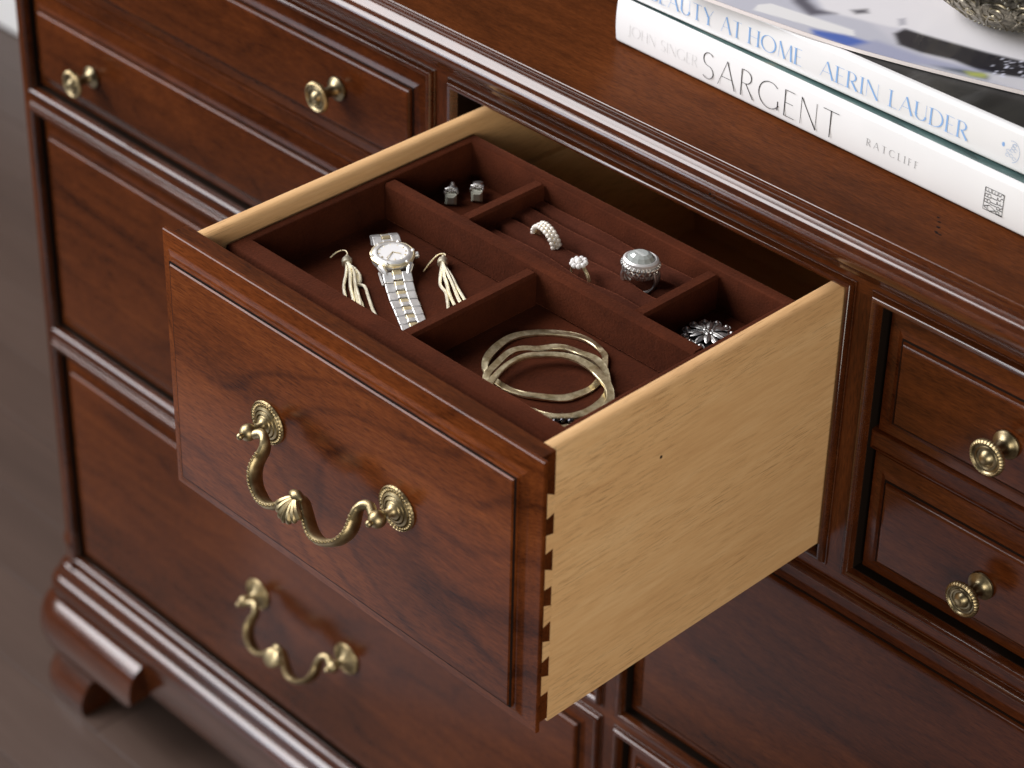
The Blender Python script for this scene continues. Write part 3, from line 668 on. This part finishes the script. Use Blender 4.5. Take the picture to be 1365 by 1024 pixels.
# --- rings in the ring rolls
PZ = -.0235
def frame(o, x, z): 
    x = x.normalized(); z = (z - x*z.dot(x)).normalized(); y = z.cross(x); return Matrix(((x.x,y.x,z.x,o.x),(x.y,y.y,z.y,o.y),(x.z,y.z,z.z,o.z),(0,0,0,1)))
F = frame(Vector((.1262,.1762,PZ-.0005)), Vector((.0200,-.0035,0)), Vector((-.1,-.15,1)))
t = thing('pearl_ring', (.1262,.1762,PZ), 'gold ring studded with rows of tiny pearls standing half sunk in the ring rolls', 'ring', 'rings pushed into the velvet rolls')
m = MB(); m.tube([F @ Vector((.0085*math.cos(a), 0, .0085*math.sin(a))) for a in [PI*k/24*1.0 for k in range(-6, 31)]], .0013, 8, sq=2.2); m.build('ring_band', M['gold'], t)
m = MB(); rnd = random.Random(3)
for k in range(13):
    a = PI*(.02 + .96*k/12)
    for q in (-1, 0, 1):
        aa = a + (.12 if q else 0); m.ball(F @ Vector((.0102*math.cos(aa), q*.0022, .0102*math.sin(aa))), .00155, 8, m=6)
m.build('pearl_row', M['pearl'], t)
t = thing('cluster_ring', (.1640,.1650,PZ), 'slim gold ring with a small white flower cluster, nearest to the divider', 'ring', 'rings pushed into the velvet rolls')
F = frame(Vector((.1655,.1635,PZ-.0010)), Vector((.0170,-.0025,0)), Vector((-.25,-.1,1)))
m = MB(); m.tube([F @ Vector((.0078*math.cos(a), 0, .0082*math.sin(a))) for a in [PI*k/24 for k in range(-5, 30)]], .00065, 8); m.tube([F @ Vector((.0078*math.cos(a)*.97, .0011, .0082*math.sin(a)*1.02)) for a in [PI*k/24 for k in range(-5, 10)]], .0006, 8); m.build('ring_band', M['gold'], t)
m = MB(); top = F @ Vector((0,0,.0098)); zax = (F.to_3x3() @ Vector((0,0,1))); xa = F.to_3x3() @ Vector((1,0,0)); ya = F.to_3x3() @ Vector((0,1,0))
m.ball(top+zax*.0010, .0022, 10, m=6)
for k in range(9): a = k/9*2*PI; m.ball(top + (xa*math.cos(a)+ya*math.sin(a))*.0038, .00165, 8, m=5)
m.build('stone_cluster', M['white_stone'], t)
t = thing('cocktail_ring', (.1985,.1830,PZ), 'large silver ring with a big clear oval stone and twisted rope setting', 'ring', 'rings pushed into the velvet rolls')
c0 = Vector((.1930,.1830,-.0115)); zax = Vector((.05,-.06,1)).normalized(); F = frame(c0, Vector((.9,.42,0)), zax)
m = MB()
def ov(r0, h, n=28, e=.80): return [F @ Vector((r0*math.cos(2*PI*k/n), r0*e*math.sin(2*PI*k/n), h)) for k in range(n)]
m.loft([ov(.0098,.0006), ov(.0104,.0020), ov(.0102,.0034), ov(.0090,.0042), ov(.0082,.0040), ov(.0080,.0020)], cap=False); m.build('stone_collar', simple('frosted_silver', (.82,.80,.79), .35, .6), t)
m = MB(); m.loft([ov(.0030,-.0020,12), ov(.0081,.0034,12), ov(.0080,.0042,12), ov(.0064,.0062,12), ov(.0042,.0074,12)]); m.build('oval_stone', M['crystal'], t, flat=True)
m = MB()
for k in range(26):
    a = 2*PI*k/26; m.ball(F @ Vector((.0104*math.cos(a), .0104*.80*math.sin(a), .0000)), .0013, 8, m=5)
for k in range(22):
    a = 2*PI*k/22
    for q in (-1, 1):
        m.tube([F @ Vector((r_*math.cos(a+q*d_), r_*.80*math.sin(a+q*d_), h_)) for r_, d_, h_ in ((.0101,-.14,-.0010),(.0102,0,-.0030),(.0092,.14,-.0052),(.0080,.2,-.0066))], .00075, 6)
m.build('rope_setting', M['silver_bright'], t)
m = MB()
for q in (-.0032, 0, .0032):
    m.tube([F @ Vector((.0098*math.cos(a), q, -.0080+.0098*math.sin(a))) for a in [PI*k/20 for k in range(-8, 29)]], .0010, 7)
m.build('ring_band', M['silver_bright'], t)
# --- flower brooch
t = thing('flower_brooch', (.2470,.1810,FZ), 'round oxidised silver flower brooch with leaves and beads in the right back compartment', 'brooch')
c0 = Vector((.2462,.1815,FZ+.0030)); m = MB(); mp = MB(); mbd = MB()
for k in range(12):
    a = k/12*2*PI + .1; d = Vector((math.cos(a), math.sin(a), 0)); L = .0124 if k % 2 else .0110; zz = .0008 if k % 2 else .0018
    mp.tube([c0+d*(L*q)+Vector((0,0,zz+.0010*math.sin(PI*q))) for q in (.18,.35,.55,.75,.9,1.0)], [.0006,.0013,.0019,.0017,.0010,.0003], 6, up=(0,0,1), sq=.35)
    mp.tube([c0+d*(L*q)+Vector((0,0,zz+.0007+.0010*math.sin(PI*q))) for q in (.2,.5,.95)], .0003, 5)
    a2 = a + PI/12; d2 = Vector((math.cos(a2), math.sin(a2), 0)); mbd.ball(c0+d2*.0128+Vector((0,0,.0006)), .0014, 8, m=6)
    mp.tube([c0+d2*.0128+Vector((.0023*math.cos(q), .0023*math.sin(q), -.0002)) for q in [2*PI*j/8 for j in range(9)]], .0005, 5)
for k in range(6):
    a = k/6*2*PI; mbd.ball(c0+Vector((math.cos(a)*.0024, math.sin(a)*.0024, .0026)), .0014, 8, sc=(1,1,.6))
mbd.ball(c0+Vector((0,0,.0036)), .0013, 8)
m.lathe([(.0001,-.0022),(.0118,-.0020),(.0122,-.0012),(.0001,-.0006)], c0, (0,0,1), 32)
m.build('brooch_plate', M['black'], t); mp.build('leaf_filigree', metal('leaf_silver', (.66,.65,.62), (.95,.94,.92), .42, 500, .1), t); mbd.build('bead', M['silver_bright'], t)

# ------------------------------------------------------------------ lettering (stroke font)
def arc(cx_, cy_, rx, ry, a0, a1, n=14): return [(cx_+rx*math.cos(math.radians(a0+(a1-a0)*k/n)), cy_+ry*math.sin(math.radians(a0+(a1-a0)*k/n))) for k in range(n+1)]
# each letter: (width, [(kind, points)]) kind: T thick, t thin, c curve with stress
FONT = {
 'A': (.74, [('t',[(.02,0),(.37,1)]),('T',[(.37,1),(.72,0)]),('t',[(.15,.36),(.59,.36)])]),
 'B': (.56, [('T',[(.08,0),(.08,1)]),('c',[(.08,1)]+arc(.24,.76,.22,.24,90,-90)+[(.08,.52)]),('c',[(.08,.52)]+arc(.28,.26,.25,.26,90,-90)+[(.08,0)])]),
 'C': (.80, [('c',arc(.46,.5,.44,.5,48,315,24))]),
 'D': (.76, [('T',[(.08,0),(.08,1)]),('c',[(.08,1)]+arc(.28,.5,.44,.5,90,-90,20)+[(.08,0)])]),
 'E': (.50, [('T',[(.08,0),(.08,1)]),('t',[(.08,.985),(.46,.985)]),('t',[(.08,.52),(.40,.52)]),('t',[(.08,.015),(.48,.015)])]),
 'F': (.48, [('T',[(.08,0),(.08,1)]),('t',[(.08,.985),(.46,.985)]),('t',[(.08,.52),(.38,.52)])]),
 'G': (.84, [('c',arc(.46,.5,.44,.5,48,330,24)),('T',[(.80,.06),(.80,.40)])]),
 'H': (.72, [('T',[(.08,0),(.08,1)]),('T',[(.64,0),(.64,1)]),('t',[(.08,.51),(.64,.51)])]),
 'I': (.18, [('T',[(.09,0),(.09,1)])]),
 'J': (.30, [('T',[(.20,1),(.20,.0),(.14,-.14),(.02,-.2)])]),
 'L': (.46, [('T',[(.08,0),(.08,1)]),('t',[(.08,.015),(.46,.015)])]),
 'M': (.92, [('t',[(.06,0),(.12,1)]),('T',[(.12,1),(.45,.02)]),('t',[(.45,.02),(.80,1)]),('T',[(.80,1),(.86,0)])]),
 'N': (.74, [('t',[(.07,0),(.07,1)]),('T',[(.07,1),(.67,0)]),('t',[(.67,0),(.67,1)])]),
 'O': (.92, [('c',arc(.46,.5,.44,.5,90,450,32))]),
 'P': (.54, [('T',[(.08,0),(.08,1)]),('c',[(.08,1)]+arc(.24,.74,.25,.26,90,-90)+[(.08,.48)])]),
 'R': (.62, [('T',[(.08,0),(.08,1)]),('c',[(.08,1)]+arc(.24,.75,.24,.25,90,-90)+[(.08,.50)]),('T',[(.26,.50),(.58,0)])]),
 'S': (.52, [('c',arc(.27,.75,.21,.25,40,250,16)+arc(.25,.25,.24,.25,75,-140,18))]),
 'T': (.66, [('t',[(.02,.985),(.64,.985)]),('T',[(.33,0),(.33,1)])]),
 'U': (.70, [('T',[(.08,1),(.08,.30)]),('c',arc(.35,.30,.27,.30,180,360,14)),('t',[(.62,.30),(.62,1)])]),
 'V': (.70, [('T',[(.02,1),(.35,0)]),('t',[(.35,0),(.68,1)])]),
 'Y': (.66, [('T',[(.02,1),(.33,.46)]),('t',[(.33,.46),(.64,1)]),('T',[(.33,.48),(.33,0)])]),
 ' ': (.34, []), }
def text_mesh(txt, u0, u1, v0, h, thick, thin, put, space=.12, serif=False):
    """strokes laid as flat strips; put(u, v, lift) -> point"""
    tot = sum(FONT[c][0] for c in txt) + space*(len(txt)-1); sx = (u1-u0)/tot; m = MB(); x = 0; lift = 0
    for ch in txt:
        w, st = FONT[ch]
        st = list(st) + ([('t', [(p[0]-.13, p[1]+e), (p[0]+.13, p[1]+e)]) for k_, q_ in st if k_ == 'T' and len(q_) == 2 and q_[0][0] == q_[1][0] for p, e in ((q_[0], .012 if q_[0][1] < .5 else -.012), (q_[1], .012 if q_[1][1] < .5 else -.012))] if serif else [])
        for kind, pts in st:
            lift += 1
            P = [Vector((u0 + (x+a)*sx, v0 + b*h)) for a, b in pts]; Lr, Rr = [], []
            for i in range(len(P)):
                d = P[min(i+1, len(P)-1)] - P[max(i-1, 0)]; d.normalize(); nn = Vector((-d.y, d.x))
                tw = thick if kind == 'T' else thin if kind == 't' else thin + (thick-thin)*abs(d.y)**1.6
                Lr.append(P[i]+nn*tw*.5*h); Rr.append(P[i]-nn*tw*.5*h)
            for i in range(len(P)-1):
                z = (lift % 7)*.000012
                m.poly([put(*Rr[i], z), put(*Rr[i+1], z), put(*Lr[i+1], z), put(*Lr[i], z)])
        x += w + space
    return m
# ------------------------------------------------------------------ books
def paper(name, col, rough=.3): 
    t = NT(name); n = t.noise(t.coords((30,30,30)), 1, 2); t.set(Base__Color=t.ramp(n, [(.3, tuple(q*.96 for q in col)), (.7, col)]), Roughness=rough, Coat__Weight=.25, Coat__Roughness=.15); return t.m
M['jacket'] = paper('white_glossy_jacket', (.80,.80,.80)); M['pages'] = None
def pages():
    t = NT('page_edges'); n = t.noise(t.coords((2,2,2600), rand=False), 1, 1); t.set(Base__Color=t.ramp(n, [(.35,(.55,.52,.46)),(.6,(.82,.80,.75))]), Roughness=.8); return t.m
M['pages'] = pages()
def art(name, stops, scale=(18,18,18), rough=.22, coat=.3):
    t = NT(name); n = t.noise(t.coords(scale), 1, 5, .6, .8); t.set(Base__Color=t.ramp(n, stops), Roughness=rough, Coat__Weight=coat, Coat__Roughness=.12); return t.m
M['teal_art'] = art('painted_teal_cover', [(.30,(.010,.022,.022)),(.46,(.045,.095,.092)),(.56,(.10,.17,.16)),(.64,(.30,.22,.15)),(.75,(.62,.52,.38))], (11,60,22))
M['charcoal'] = art('charcoal_photo_cover', [(.35,(.008,.008,.008)),(.55,(.022,.022,.021)),(.75,(.08,.08,.08))], (40,14,30), .5, .03)
def book(root, L, T, depth, cover_mat):
    """local frame: x along spine, y into the shelf, z up; origin at spine's lower left"""
    m = MB(); r = .0035; n = 6; out = []
    # spine: rounded slab following a U-profile
    def prof(y_in):
        p = [(y_in, 0)]
        p += [(r - r*math.sin(PI/2*k/n), r*.75 - r*.75*math.cos(PI/2*k/n)) for k in range(n+1)]
        p += [(-.0008, T*.35), (-.0008, T*.65)]
        p += [(r - r*math.cos(PI/2*k/n), T - r*.75 + r*.75*math.sin(PI/2*k/n)) for k in range(n+1)]
        p += [(y_in, T)]
        return p
    yi = .0042
    P = prof(yi); inner = [(yi, T-.0022), (.0030, T-.0030), (.0030, .0030), (yi, .0022)]
    rings = []
    for x, s in ((.0002,.0012),(.0008,.0003),(.0020,0),(L-.0020,0),(L-.0008,.0003),(L-.0002,.0012)): rings.append([(x, y + s*(1 if y < .003 else 0), z) for y, z in P + inner])
    m.loft(rings); sp = m.build('spine', M['jacket'], root, local=True)
    for nm, z0, z1, mt_ in (('front_cover', T-.0022, T, cover_mat), ('back_cover', 0, .0022, M['jacket'])):
        m = MB(); m.box(0, L, yi+.00005, depth, z0, z1); m.build(nm, mt_, root, local=True)
    m = MB(); m.box(.003, L-.003, .0032, depth-.003, .0023, T-.0023); m.build('page_block', M['pages'], root, local=True)
    return sp
b1 = thing('book', (.0703,.2870,TOPZ+.0003), 'lower white book on the dresser top, black lettering SARGENT on its spine', 'book', 'books stacked on the dresser top', rz=math.atan2(-.0078,.303))
T1, T2 = .0285, .0248
s1 = book(b1, .335, T1, .265, M['teal_art'])
put = lambda u, v, z: (u, -.00095 - z, v)
def letter(m, name, mat, root): return m.build(name, mat, root, local=True, flat=True)
ink = simple('black_ink', (.02,.02,.022), .4); grey_ink = simple('grey_ink', (.30,.30,.31), .4); faint = simple('faint_grey_ink', (.62,.62,.62), .35); blue = simple('blue_foil', (.24,.42,.72), .3)
letter(text_mesh('JOHN SINGER', .0115, .0680, .0092, .0066, .05, .02, put, .10), 'author_lettering', faint, b1)
letter(text_mesh('SARGENT', .0715, .1750, .0052, .0165, .042, .020, put, .16), 'title_lettering', ink, b1)
letter(text_mesh('RATCLIFF', .1950, .2310, .0112, .0042, .09, .04, put, .42, True), 'publisher_lettering', grey_ink, b1)
# square emblem with three upright words
m = MB()
for a, b, c_, d in ((.2755,.2882,.0068,.0071),(.2755,.2882,.0199,.0202),(.2755,.2758,.0068,.0202),(.2879,.2882,.0068,.0202)): m.poly([put(a,c_,0), put(b,c_,0), put(b,d,0), put(a,d,0)])
for w_, ux in (('ABBE',.2758),('VILLE',.2799),('PRESS',.2840)):
    mm = text_mesh(w_, .0070, .0200, 0, .0038, .11, .07, lambda u, v, z, ux=ux: put(ux + .0040 - v, u, z + .00002), .10); k = len(m.v); m.v += mm.v; m.f += [tuple(i+k for i in f_) for f_ in mm.f]
letter(m, 'publisher_emblem', ink, b1)
rz2 = math.atan2(-.0017-.0005,.303)
b2 = thing('book', (.0560,.2908,TOPZ+T1+.0006), 'upper white book of the stack with blue lettering BEAUTY AT HOME on its spine', 'book', 'books stacked on the dresser top', rz=rz2)
book(b2, .34, T2, .262, M['charcoal'])
U2 = lambda u: u + .0143; VB = .0065; VH = .0100
for w_, a, c_ in (('BEAUTY', .0235, .0735), ('AT', .0795, .0950), ('HOME', .1000, .1400), ('AERIN', .1530, .1945), ('LAUDER', .2015, .2545)):
    letter(text_mesh(w_, U2(a), U2(c_), VB, VH, .115, .020, put, .12, True), 'title_lettering', blue, b2)
m = MB(); ring_pts = arc(U2(.2830), .0118, .0046, .0062, -80, 110, 20)
for i in range(20):
    (a, b), (c_, d) = ring_pts[i], ring_pts[i+1]; dx, dy = c_-a, d-b; q = math.hypot(dx, dy); nx_, ny_ = -dy/q*.00014, dx/q*.00014
    m.poly([put(a-nx_,b-ny_,0), put(c_-nx_,d-ny_,0), put(c_+nx_,d+ny_,0), put(a+nx_,b+ny_,0)])
rnd = random.Random(5)
for k in range(9):
    cx_, cy_ = U2(.2826)+rnd.uniform(-.0022,.0026), .0118+rnd.uniform(-.0046,.0046); pts = arc(cx_, cy_, .0012, .0009, 0, 300, 8)
    for i in range(8):
        (a, b), (c_, d) = pts[i], pts[i+1]; dx, dy = c_-a, d-b; q = math.hypot(dx, dy); nx_, ny_ = -dy/q*.00012, dx/q*.00012
        z = .00002*(k+1); m.poly([put(a-nx_,b-ny_,z), put(c_-nx_,d-ny_,z), put(c_+nx_,d+ny_,z), put(a+nx_,b+ny_,z)])
letter(m, 'publisher_emblem', simple('pale_blue_ink', (.35,.45,.62), .4), b2)
letter((lambda m: (m.poly([put(*p, 0) for p in arc(U2(.2770), .0140, .0009, .0014, 0, 330, 8)]), m)[1])(MB()), 'blue_dot', blue, b2)
# ------------------------------------------------------------------ magazine with a glossy photo print
mz = TOPZ + T1 + T2 + .0012
MEDGE = [(-0.055, 0.0111), (-0.0251, 0.0069), (0.0088, 0.0018), (0.0708, -0.0045), (0.1627, -0.0015), (0.254, 0.0066)]   # bowed front edge of the limp cover
mang = math.atan2(.322-.284, .335-.19)
mag = thing('magazine', (.176, .2822, mz), 'thin glossy magazine with a pale portrait print lying askew on the upper book', 'magazine', rz=mang)
EP = spline([(x, y, 0) for x, y in MEDGE], 12)
def edge_y(x):
    for a, b in zip(EP, EP[1:]):
        if a.x <= x <= b.x: return a.y + (b.y-a.y)*(x-a.x)/(b.x-a.x)
    return EP[-1].y if x > EP[-1].x else EP[0].y
nx, ny = 220, 150; x0_, x1_, mh_ = EP[0].x, EP[-1].x, .22
gx = [x0_ + (x1_-x0_)*i/nx for i in range(nx+1)]
m = MB(); m.loft([[(x, edge_y(x), 0), (x, mh_, 0), (x, mh_, .0022), (x, edge_y(x), .0022)] for x in gx[::10]]); m.build('page_stack', simple('magazine_paper', (.80,.74,.72), .5), mag, local=True)
me = bpy.data.meshes.new('cover_print'); vs = [(x, edge_y(x) + .0001 + (mh_-edge_y(x)-.0002)*j/ny, .0024) for j in range(ny+1) for x in gx]
me.from_pydata(vs, [], [(j*(nx+1)+i, j*(nx+1)+i+1, (j+1)*(nx+1)+i+1, (j+1)*(nx+1)+i) for j in range(ny) for i in range(nx)])
PRINT = [([(-0.0284, 0.0191), (0.0248, 0.0543), (0.0843, 0.0124), (0.1636, -0.0044), (0.1859, -0.0194), (0.0748, -0.0256), (-0.0152, -0.0067)], (0.52, 0.53, 0.6), 0.004), ([(0.0117, 0.0526), (0.0652, 0.088), (0.1407, 0.1378), (0.1798, 0.0307), (0.1498, 0.0314), (0.1264, 0.0304), (0.0986, 0.0283), (0.0817, 0.0336), (0.0712, 0.0301), (0.0526, 0.0295), (0.0327, 0.0283)], (0.78, 0.77, 0.8), 0.003), ([(0.001, 0.0455), (0.0149, 0.0547), (0.0198, 0.0352), (0.0284, 0.0288), (0.0392, 0.0291), (0.0278, 0.0183), (0.0131, 0.029)], (0.1, 0.1, 0.13), 0.004), ([(-0.0026, 0.0153), (0.0031, 0.0208), (0.0563, 0.0153), (0.0597, 0.0093), (0.0551, 0.0062), (-0.0015, 0.0075)], (0.8, 0.8, 0.8), 0.001), ([(0.0767, 0.0237), (0.0794, 0.0328), (0.0891, 0.0319), (0.1079, 0.0311), (0.129, 0.0305), (0.1498, 0.0314), (0.1789, 0.0332), (0.187, 0.0109), (0.157, 0.0127), (0.136, 0.0066), (0.1172, 0.0116), (0.0983, 0.0103), (0.0843, 0.0124)], (0.015, 0.015, 0.022), 0.0025), ([(0.0361, 0.0036), (0.0545, 0.0075), (0.0818, 0.0059), (0.0891, 0.0011), (0.0825, -0.0017), (0.0602, -0.005), (0.04, -0.002)], (0.07, 0.14, 0.46), 0.003), ([(0.0891, 0.0011), (0.1056, 0.0024), (0.1264, 0.005), (0.1415, 0.0056), (0.1412, -0.0001), (0.1163, -0.0016), (0.0961, 0.0002)], (0.1, 0.12, 0.16), 0.003), ([(0.1272, 0.003), (0.1395, 0.0074), (0.1394, 0.0011), (0.1314, -0.001)], (0.42, 0.46, 0.12), 0.003), ([(0.0613, -0.0075), (0.0929, -0.0075), (0.1353, 0.0083), (0.1405, 0.008), (0.0999, 0.0066), (0.0718, 0.0107)], (0.36, 0.38, 0.52), 0.004), ([(0.1385, 0.0067), (0.158, 0.0102), (0.187, 0.0109), (0.1923, -0.0035), (0.1617, 0.0005), (0.1429, 0.0019)], (0.62, 0.62, 0.66), 0.003), ([(0.0447, 0.0379), (0.0515, 0.0441), (0.0542, 0.0397), (0.0488, 0.0348)], (0.1, 0.1, 0.12), 0.003), ([(0.0714, 0.0419), (0.0742, 0.0454), (0.078, 0.0379), (0.0753, 0.0344)], (0.45, 0.45, 0.5), 0.002), ([(0.1557, 0.0149), (0.1557, 0.0143), (0.1555, 0.0142), (0.1552, 0.0146), (0.1551, 0.0151), (0.1554, 0.0153)], (0.7, 0.72, 0.85), 0.0006), ([(0.1422, 0.0093), (0.1423, 0.0081), (0.1418, 0.0078), (0.1412, 0.0087), (0.141, 0.0099), (0.1415, 0.0102)], (0.7, 0.72, 0.85), 0.0006), ([(0.1458, 0.0274), (0.146, 0.0263), (0.1455, 0.026), (0.1449, 0.0268), (0.1448, 0.0279), (0.1452, 0.0282)], (0.7, 0.72, 0.85), 0.0006), ([(0.1472, 0.0202), (0.1473, 0.0195), (0.1471, 0.0193), (0.1467, 0.0198), (0.1466, 0.0205), (0.1469, 0.0207)], (0.7, 0.72, 0.85), 0.0006), ([(0.1431, 0.0231), (0.1433, 0.0219), (0.1428, 0.0215), (0.1421, 0.0224), (0.142, 0.0237), (0.1425, 0.024)], (0.7, 0.72, 0.85), 0.0006), ([(0.1564, 0.0153), (0.1566, 0.0143), (0.1562, 0.014), (0.1556, 0.0148), (0.1555, 0.0158), (0.1559, 0.0161)], (0.7, 0.72, 0.85), 0.0006), ([(0.1419, 0.026), (0.142, 0.0255), (0.1417, 0.0253), (0.1415, 0.0257), (0.1414, 0.0263), (0.1416, 0.0264)], (0.7, 0.72, 0.85), 0.0006), ([(0.1377, 0.0174), (0.1378, 0.0166), (0.1375, 0.0164), (0.137, 0.017), (0.1369, 0.0178), (0.1373, 0.018)], (0.7, 0.72, 0.85), 0.0006), ([(0.1469, 0.0108), (0.1471, 0.0098), (0.1466, 0.0095), (0.1461, 0.0102), (0.146, 0.0113), (0.1464, 0.0115)], (0.7, 0.72, 0.85), 0.0006), ([(0.1433, 0.0279), (0.1434, 0.0274), (0.1431, 0.0272), (0.1429, 0.0276), (0.1428, 0.0282), (0.143, 0.0283)], (0.7, 0.72, 0.85), 0.0006), ([(0.1391, 0.0281), (0.1392, 0.0271), (0.1388, 0.0269), (0.1383, 0.0276), (0.1381, 0.0286), (0.1385, 0.0289)], (0.7, 0.72, 0.85), 0.0006), ([(0.1539, 0.0218), (0.1539, 0.0211), (0.1537, 0.0209), (0.1533, 0.0214), (0.1532, 0.0221), (0.1535, 0.0222)], (0.7, 0.72, 0.85), 0.0006), ([(0.1537, 0.018), (0.1538, 0.0168), (0.1533, 0.0164), (0.1527, 0.0173), (0.1525, 0.0186), (0.153, 0.0189)], (0.7, 0.72, 0.85), 0.0006), ([(0.1536, 0.0189), (0.1537, 0.0177), (0.1532, 0.0173), (0.1525, 0.0182), (0.1523, 0.0195), (0.1529, 0.0199)], (0.7, 0.72, 0.85), 0.0006), ([(0.1475, 0.0086), (0.1477, 0.0071), (0.1471, 0.0067), (0.1464, 0.0078), (0.1462, 0.0092), (0.1468, 0.0096)], (0.7, 0.72, 0.85), 0.0006), ([(0.1425, 0.012), (0.1427, 0.0108), (0.1422, 0.0104), (0.1415, 0.0113), (0.1414, 0.0125), (0.1419, 0.0128)], (0.7, 0.72, 0.85), 0.0006), ([(0.1448, 0.0201), (0.1449, 0.0191), (0.1445, 0.0188), (0.144, 0.0195), (0.1438, 0.0205), (0.1442, 0.0208)], (0.7, 0.72, 0.85), 0.0006), ([(0.1514, 0.0253), (0.1516, 0.024), (0.1511, 0.0237), (0.1504, 0.0246), (0.1502, 0.026), (0.1507, 0.0263)], (0.7, 0.72, 0.85), 0.0006), ([(0.1466, 0.0108), (0.1468, 0.0095), (0.1462, 0.0091), (0.1455, 0.0101), (0.1453, 0.0115), (0.1459, 0.0118)], (0.7, 0.72, 0.85), 0.0006), ([(0.1453, 0.0193), (0.1455, 0.0179), (0.1449, 0.0175), (0.1441, 0.0185), (0.1439, 0.02), (0.1445, 0.0203)], (0.7, 0.72, 0.85), 0.0006), ([(0.1481, 0.0236), (0.1482, 0.0228), (0.1479, 0.0227), (0.1475, 0.0232), (0.1474, 0.0239), (0.1477, 0.0241)], (0.7, 0.72, 0.85), 0.0006), ([(0.1442, 0.0147), (0.1443, 0.014), (0.144, 0.0138), (0.1436, 0.0143), (0.1436, 0.015), (0.1438, 0.0152)], (0.7, 0.72, 0.85), 0.0006), ([(0.1491, 0.0308), (0.1493, 0.0293), (0.1487, 0.029), (0.1479, 0.03), (0.1478, 0.0314), (0.1483, 0.0318)], (0.7, 0.72, 0.85), 0.0006), ([(0.1466, 0.0086), (0.1467, 0.0074), (0.1462, 0.0071), (0.1456, 0.008), (0.1454, 0.0092), (0.1459, 0.0095)], (0.7, 0.72, 0.85), 0.0006), ([(0.1453, 0.0208), (0.1455, 0.0197), (0.145, 0.0194), (0.1444, 0.0202), (0.1443, 0.0214), (0.1447, 0.0217)], (0.7, 0.72, 0.85), 0.0006), ([(0.1445, 0.0264), (0.1446, 0.0257), (0.1443, 0.0255), (0.1439, 0.026), (0.1438, 0.0268), (0.1441, 0.0269)], (0.7, 0.72, 0.85), 0.0006)]
def sd(p, poly):
    x, y = p; ins = False; dmin = 9; n = len(poly)
    for i in range(n):
        (x0, y0), (x1, y1) = poly[i], poly[(i+1) % n]
        if (y0 > y) != (y1 > y) and x < (x1-x0)*(y-y0)/(y1-y0)+x0: ins = not ins
        dx, dy = x1-x0, y1-y0; t = max(0, min(1, ((x-x0)*dx+(y-y0)*dy)/(dx*dx+dy*dy+1e-12))); dmin = min(dmin, math.hypot(x-x0-t*dx, y-y0-t*dy))
    return dmin if ins else -dmin
def print_col(x, y):
    c_ = [.60,.60,.66]
    for poly, col, soft in PRINT:
        if not (min(p[0] for p in poly)-.01 < x < max(p[0] for p in poly)+.01 and min(p[1] for p in poly)-.01 < y < max(p[1] for p in poly)+.01): continue
        a = max(0, min(1, sd((x, y), poly)/(soft*1.8) + .5)); a = a*a*(3-2*a)
        c_ = [q*(1-a)+w*a for q, w in zip(c_, col)]
    return c_
ca = me.color_attributes.new('print', 'FLOAT_COLOR', 'POINT')
flat_c = []
for v in vs: flat_c += [*print_col(v[0], v[1]), 1]
ca.data.foreach_set('color', flat_c)
t = NT('glossy_print'); at = t.n('ShaderNodeAttribute', _attribute_name='print'); t.set(Base__Color=at.outputs['Color'], Roughness=.3, Coat__Weight=.25, Coat__Roughness=.06)
me.materials.append(t.m); o = bpy.data.objects.new('cover_print', me); C.objects.link(o); o.parent = mag
# ------------------------------------------------------------------ silver bowl
bc = Vector((.272, .398, mz+.0028))
bowl = thing('silver_bowl', bc, 'ornate embossed silver bowl standing on the magazine, cut off by the top edge', 'bowl')
m = MB(); m.lathe([(.0001,.0005),(.024,.0),(.030,.0012),(.036,.0052),(.044,.0125),(.050,.021),(.054,.032),(.055,.044),(.052,.056),(.049,.062),(.050,.066),(.047,.066),(.045,.058),(.040,.02),(.0001,.008)], bc, (0,0,1), 72); m.build('bowl_body', M['silver'], bowl)
# raised scrolls, leaves and beads over the belly
def on_belly(a, h):
    pr = [(.030,.0012),(.036,.0052),(.044,.0125),(.050,.021),(.054,.032),(.055,.044)]
    for (r0, h0), (r1, h1) in zip(pr, pr[1:]):
        if h <= h1: q = max(0, (h-h0)/(h1-h0)); r = r0+(r1-r0)*q; return bc + Vector((math.cos(a)*r, math.sin(a)*r, h))
    return bc + Vector((math.cos(a)*.055, math.sin(a)*.055, h))
m = MB(); m3 = MB()
for k in range(9):
    a0 = k/9*2*PI
    for s in (-1, 1):
        pts = []
        for j in range(20):
            q = j/19; ang = q*3.6*PI; rr = .0098*(1-q*.85); pts.append(on_belly(a0 + s*(.17 + rr*math.cos(ang)/.046*1.0), .0180 + rr*math.sin(ang)*.95))
        m.tube(pts, .0008, 6)
        m.tube([on_belly(a0 + s*q*.30, .0045 + .012*math.sin(q*PI)) for q in [j/10 for j in range(11)]], .0010, 6)
        m.tube([on_belly(a0 + s*(.05+q*.25), .030 + .008*math.sin(q*PI)) for q in [j/10 for j in range(11)]], .0012, 6)
    m.tube([on_belly(a0, .003+q*.03) for q in [j/10 for j in range(11)]], [.0006+.0014*math.sin(PI*j/10) for j in range(11)], 6)
    for j in range(6): m3.ball(on_belly(a0+.35+(j-2.5)*.035, .026+.004*math.cos(j)), .0011, 6, m=4)
for k in range(64): m3.ball(on_belly(k/64*2*PI, .0032), .0010, 6, m=4)
m.build('scroll_relief', M['silver'], bowl); m3.build('bead_relief', M['silver'], bowl)
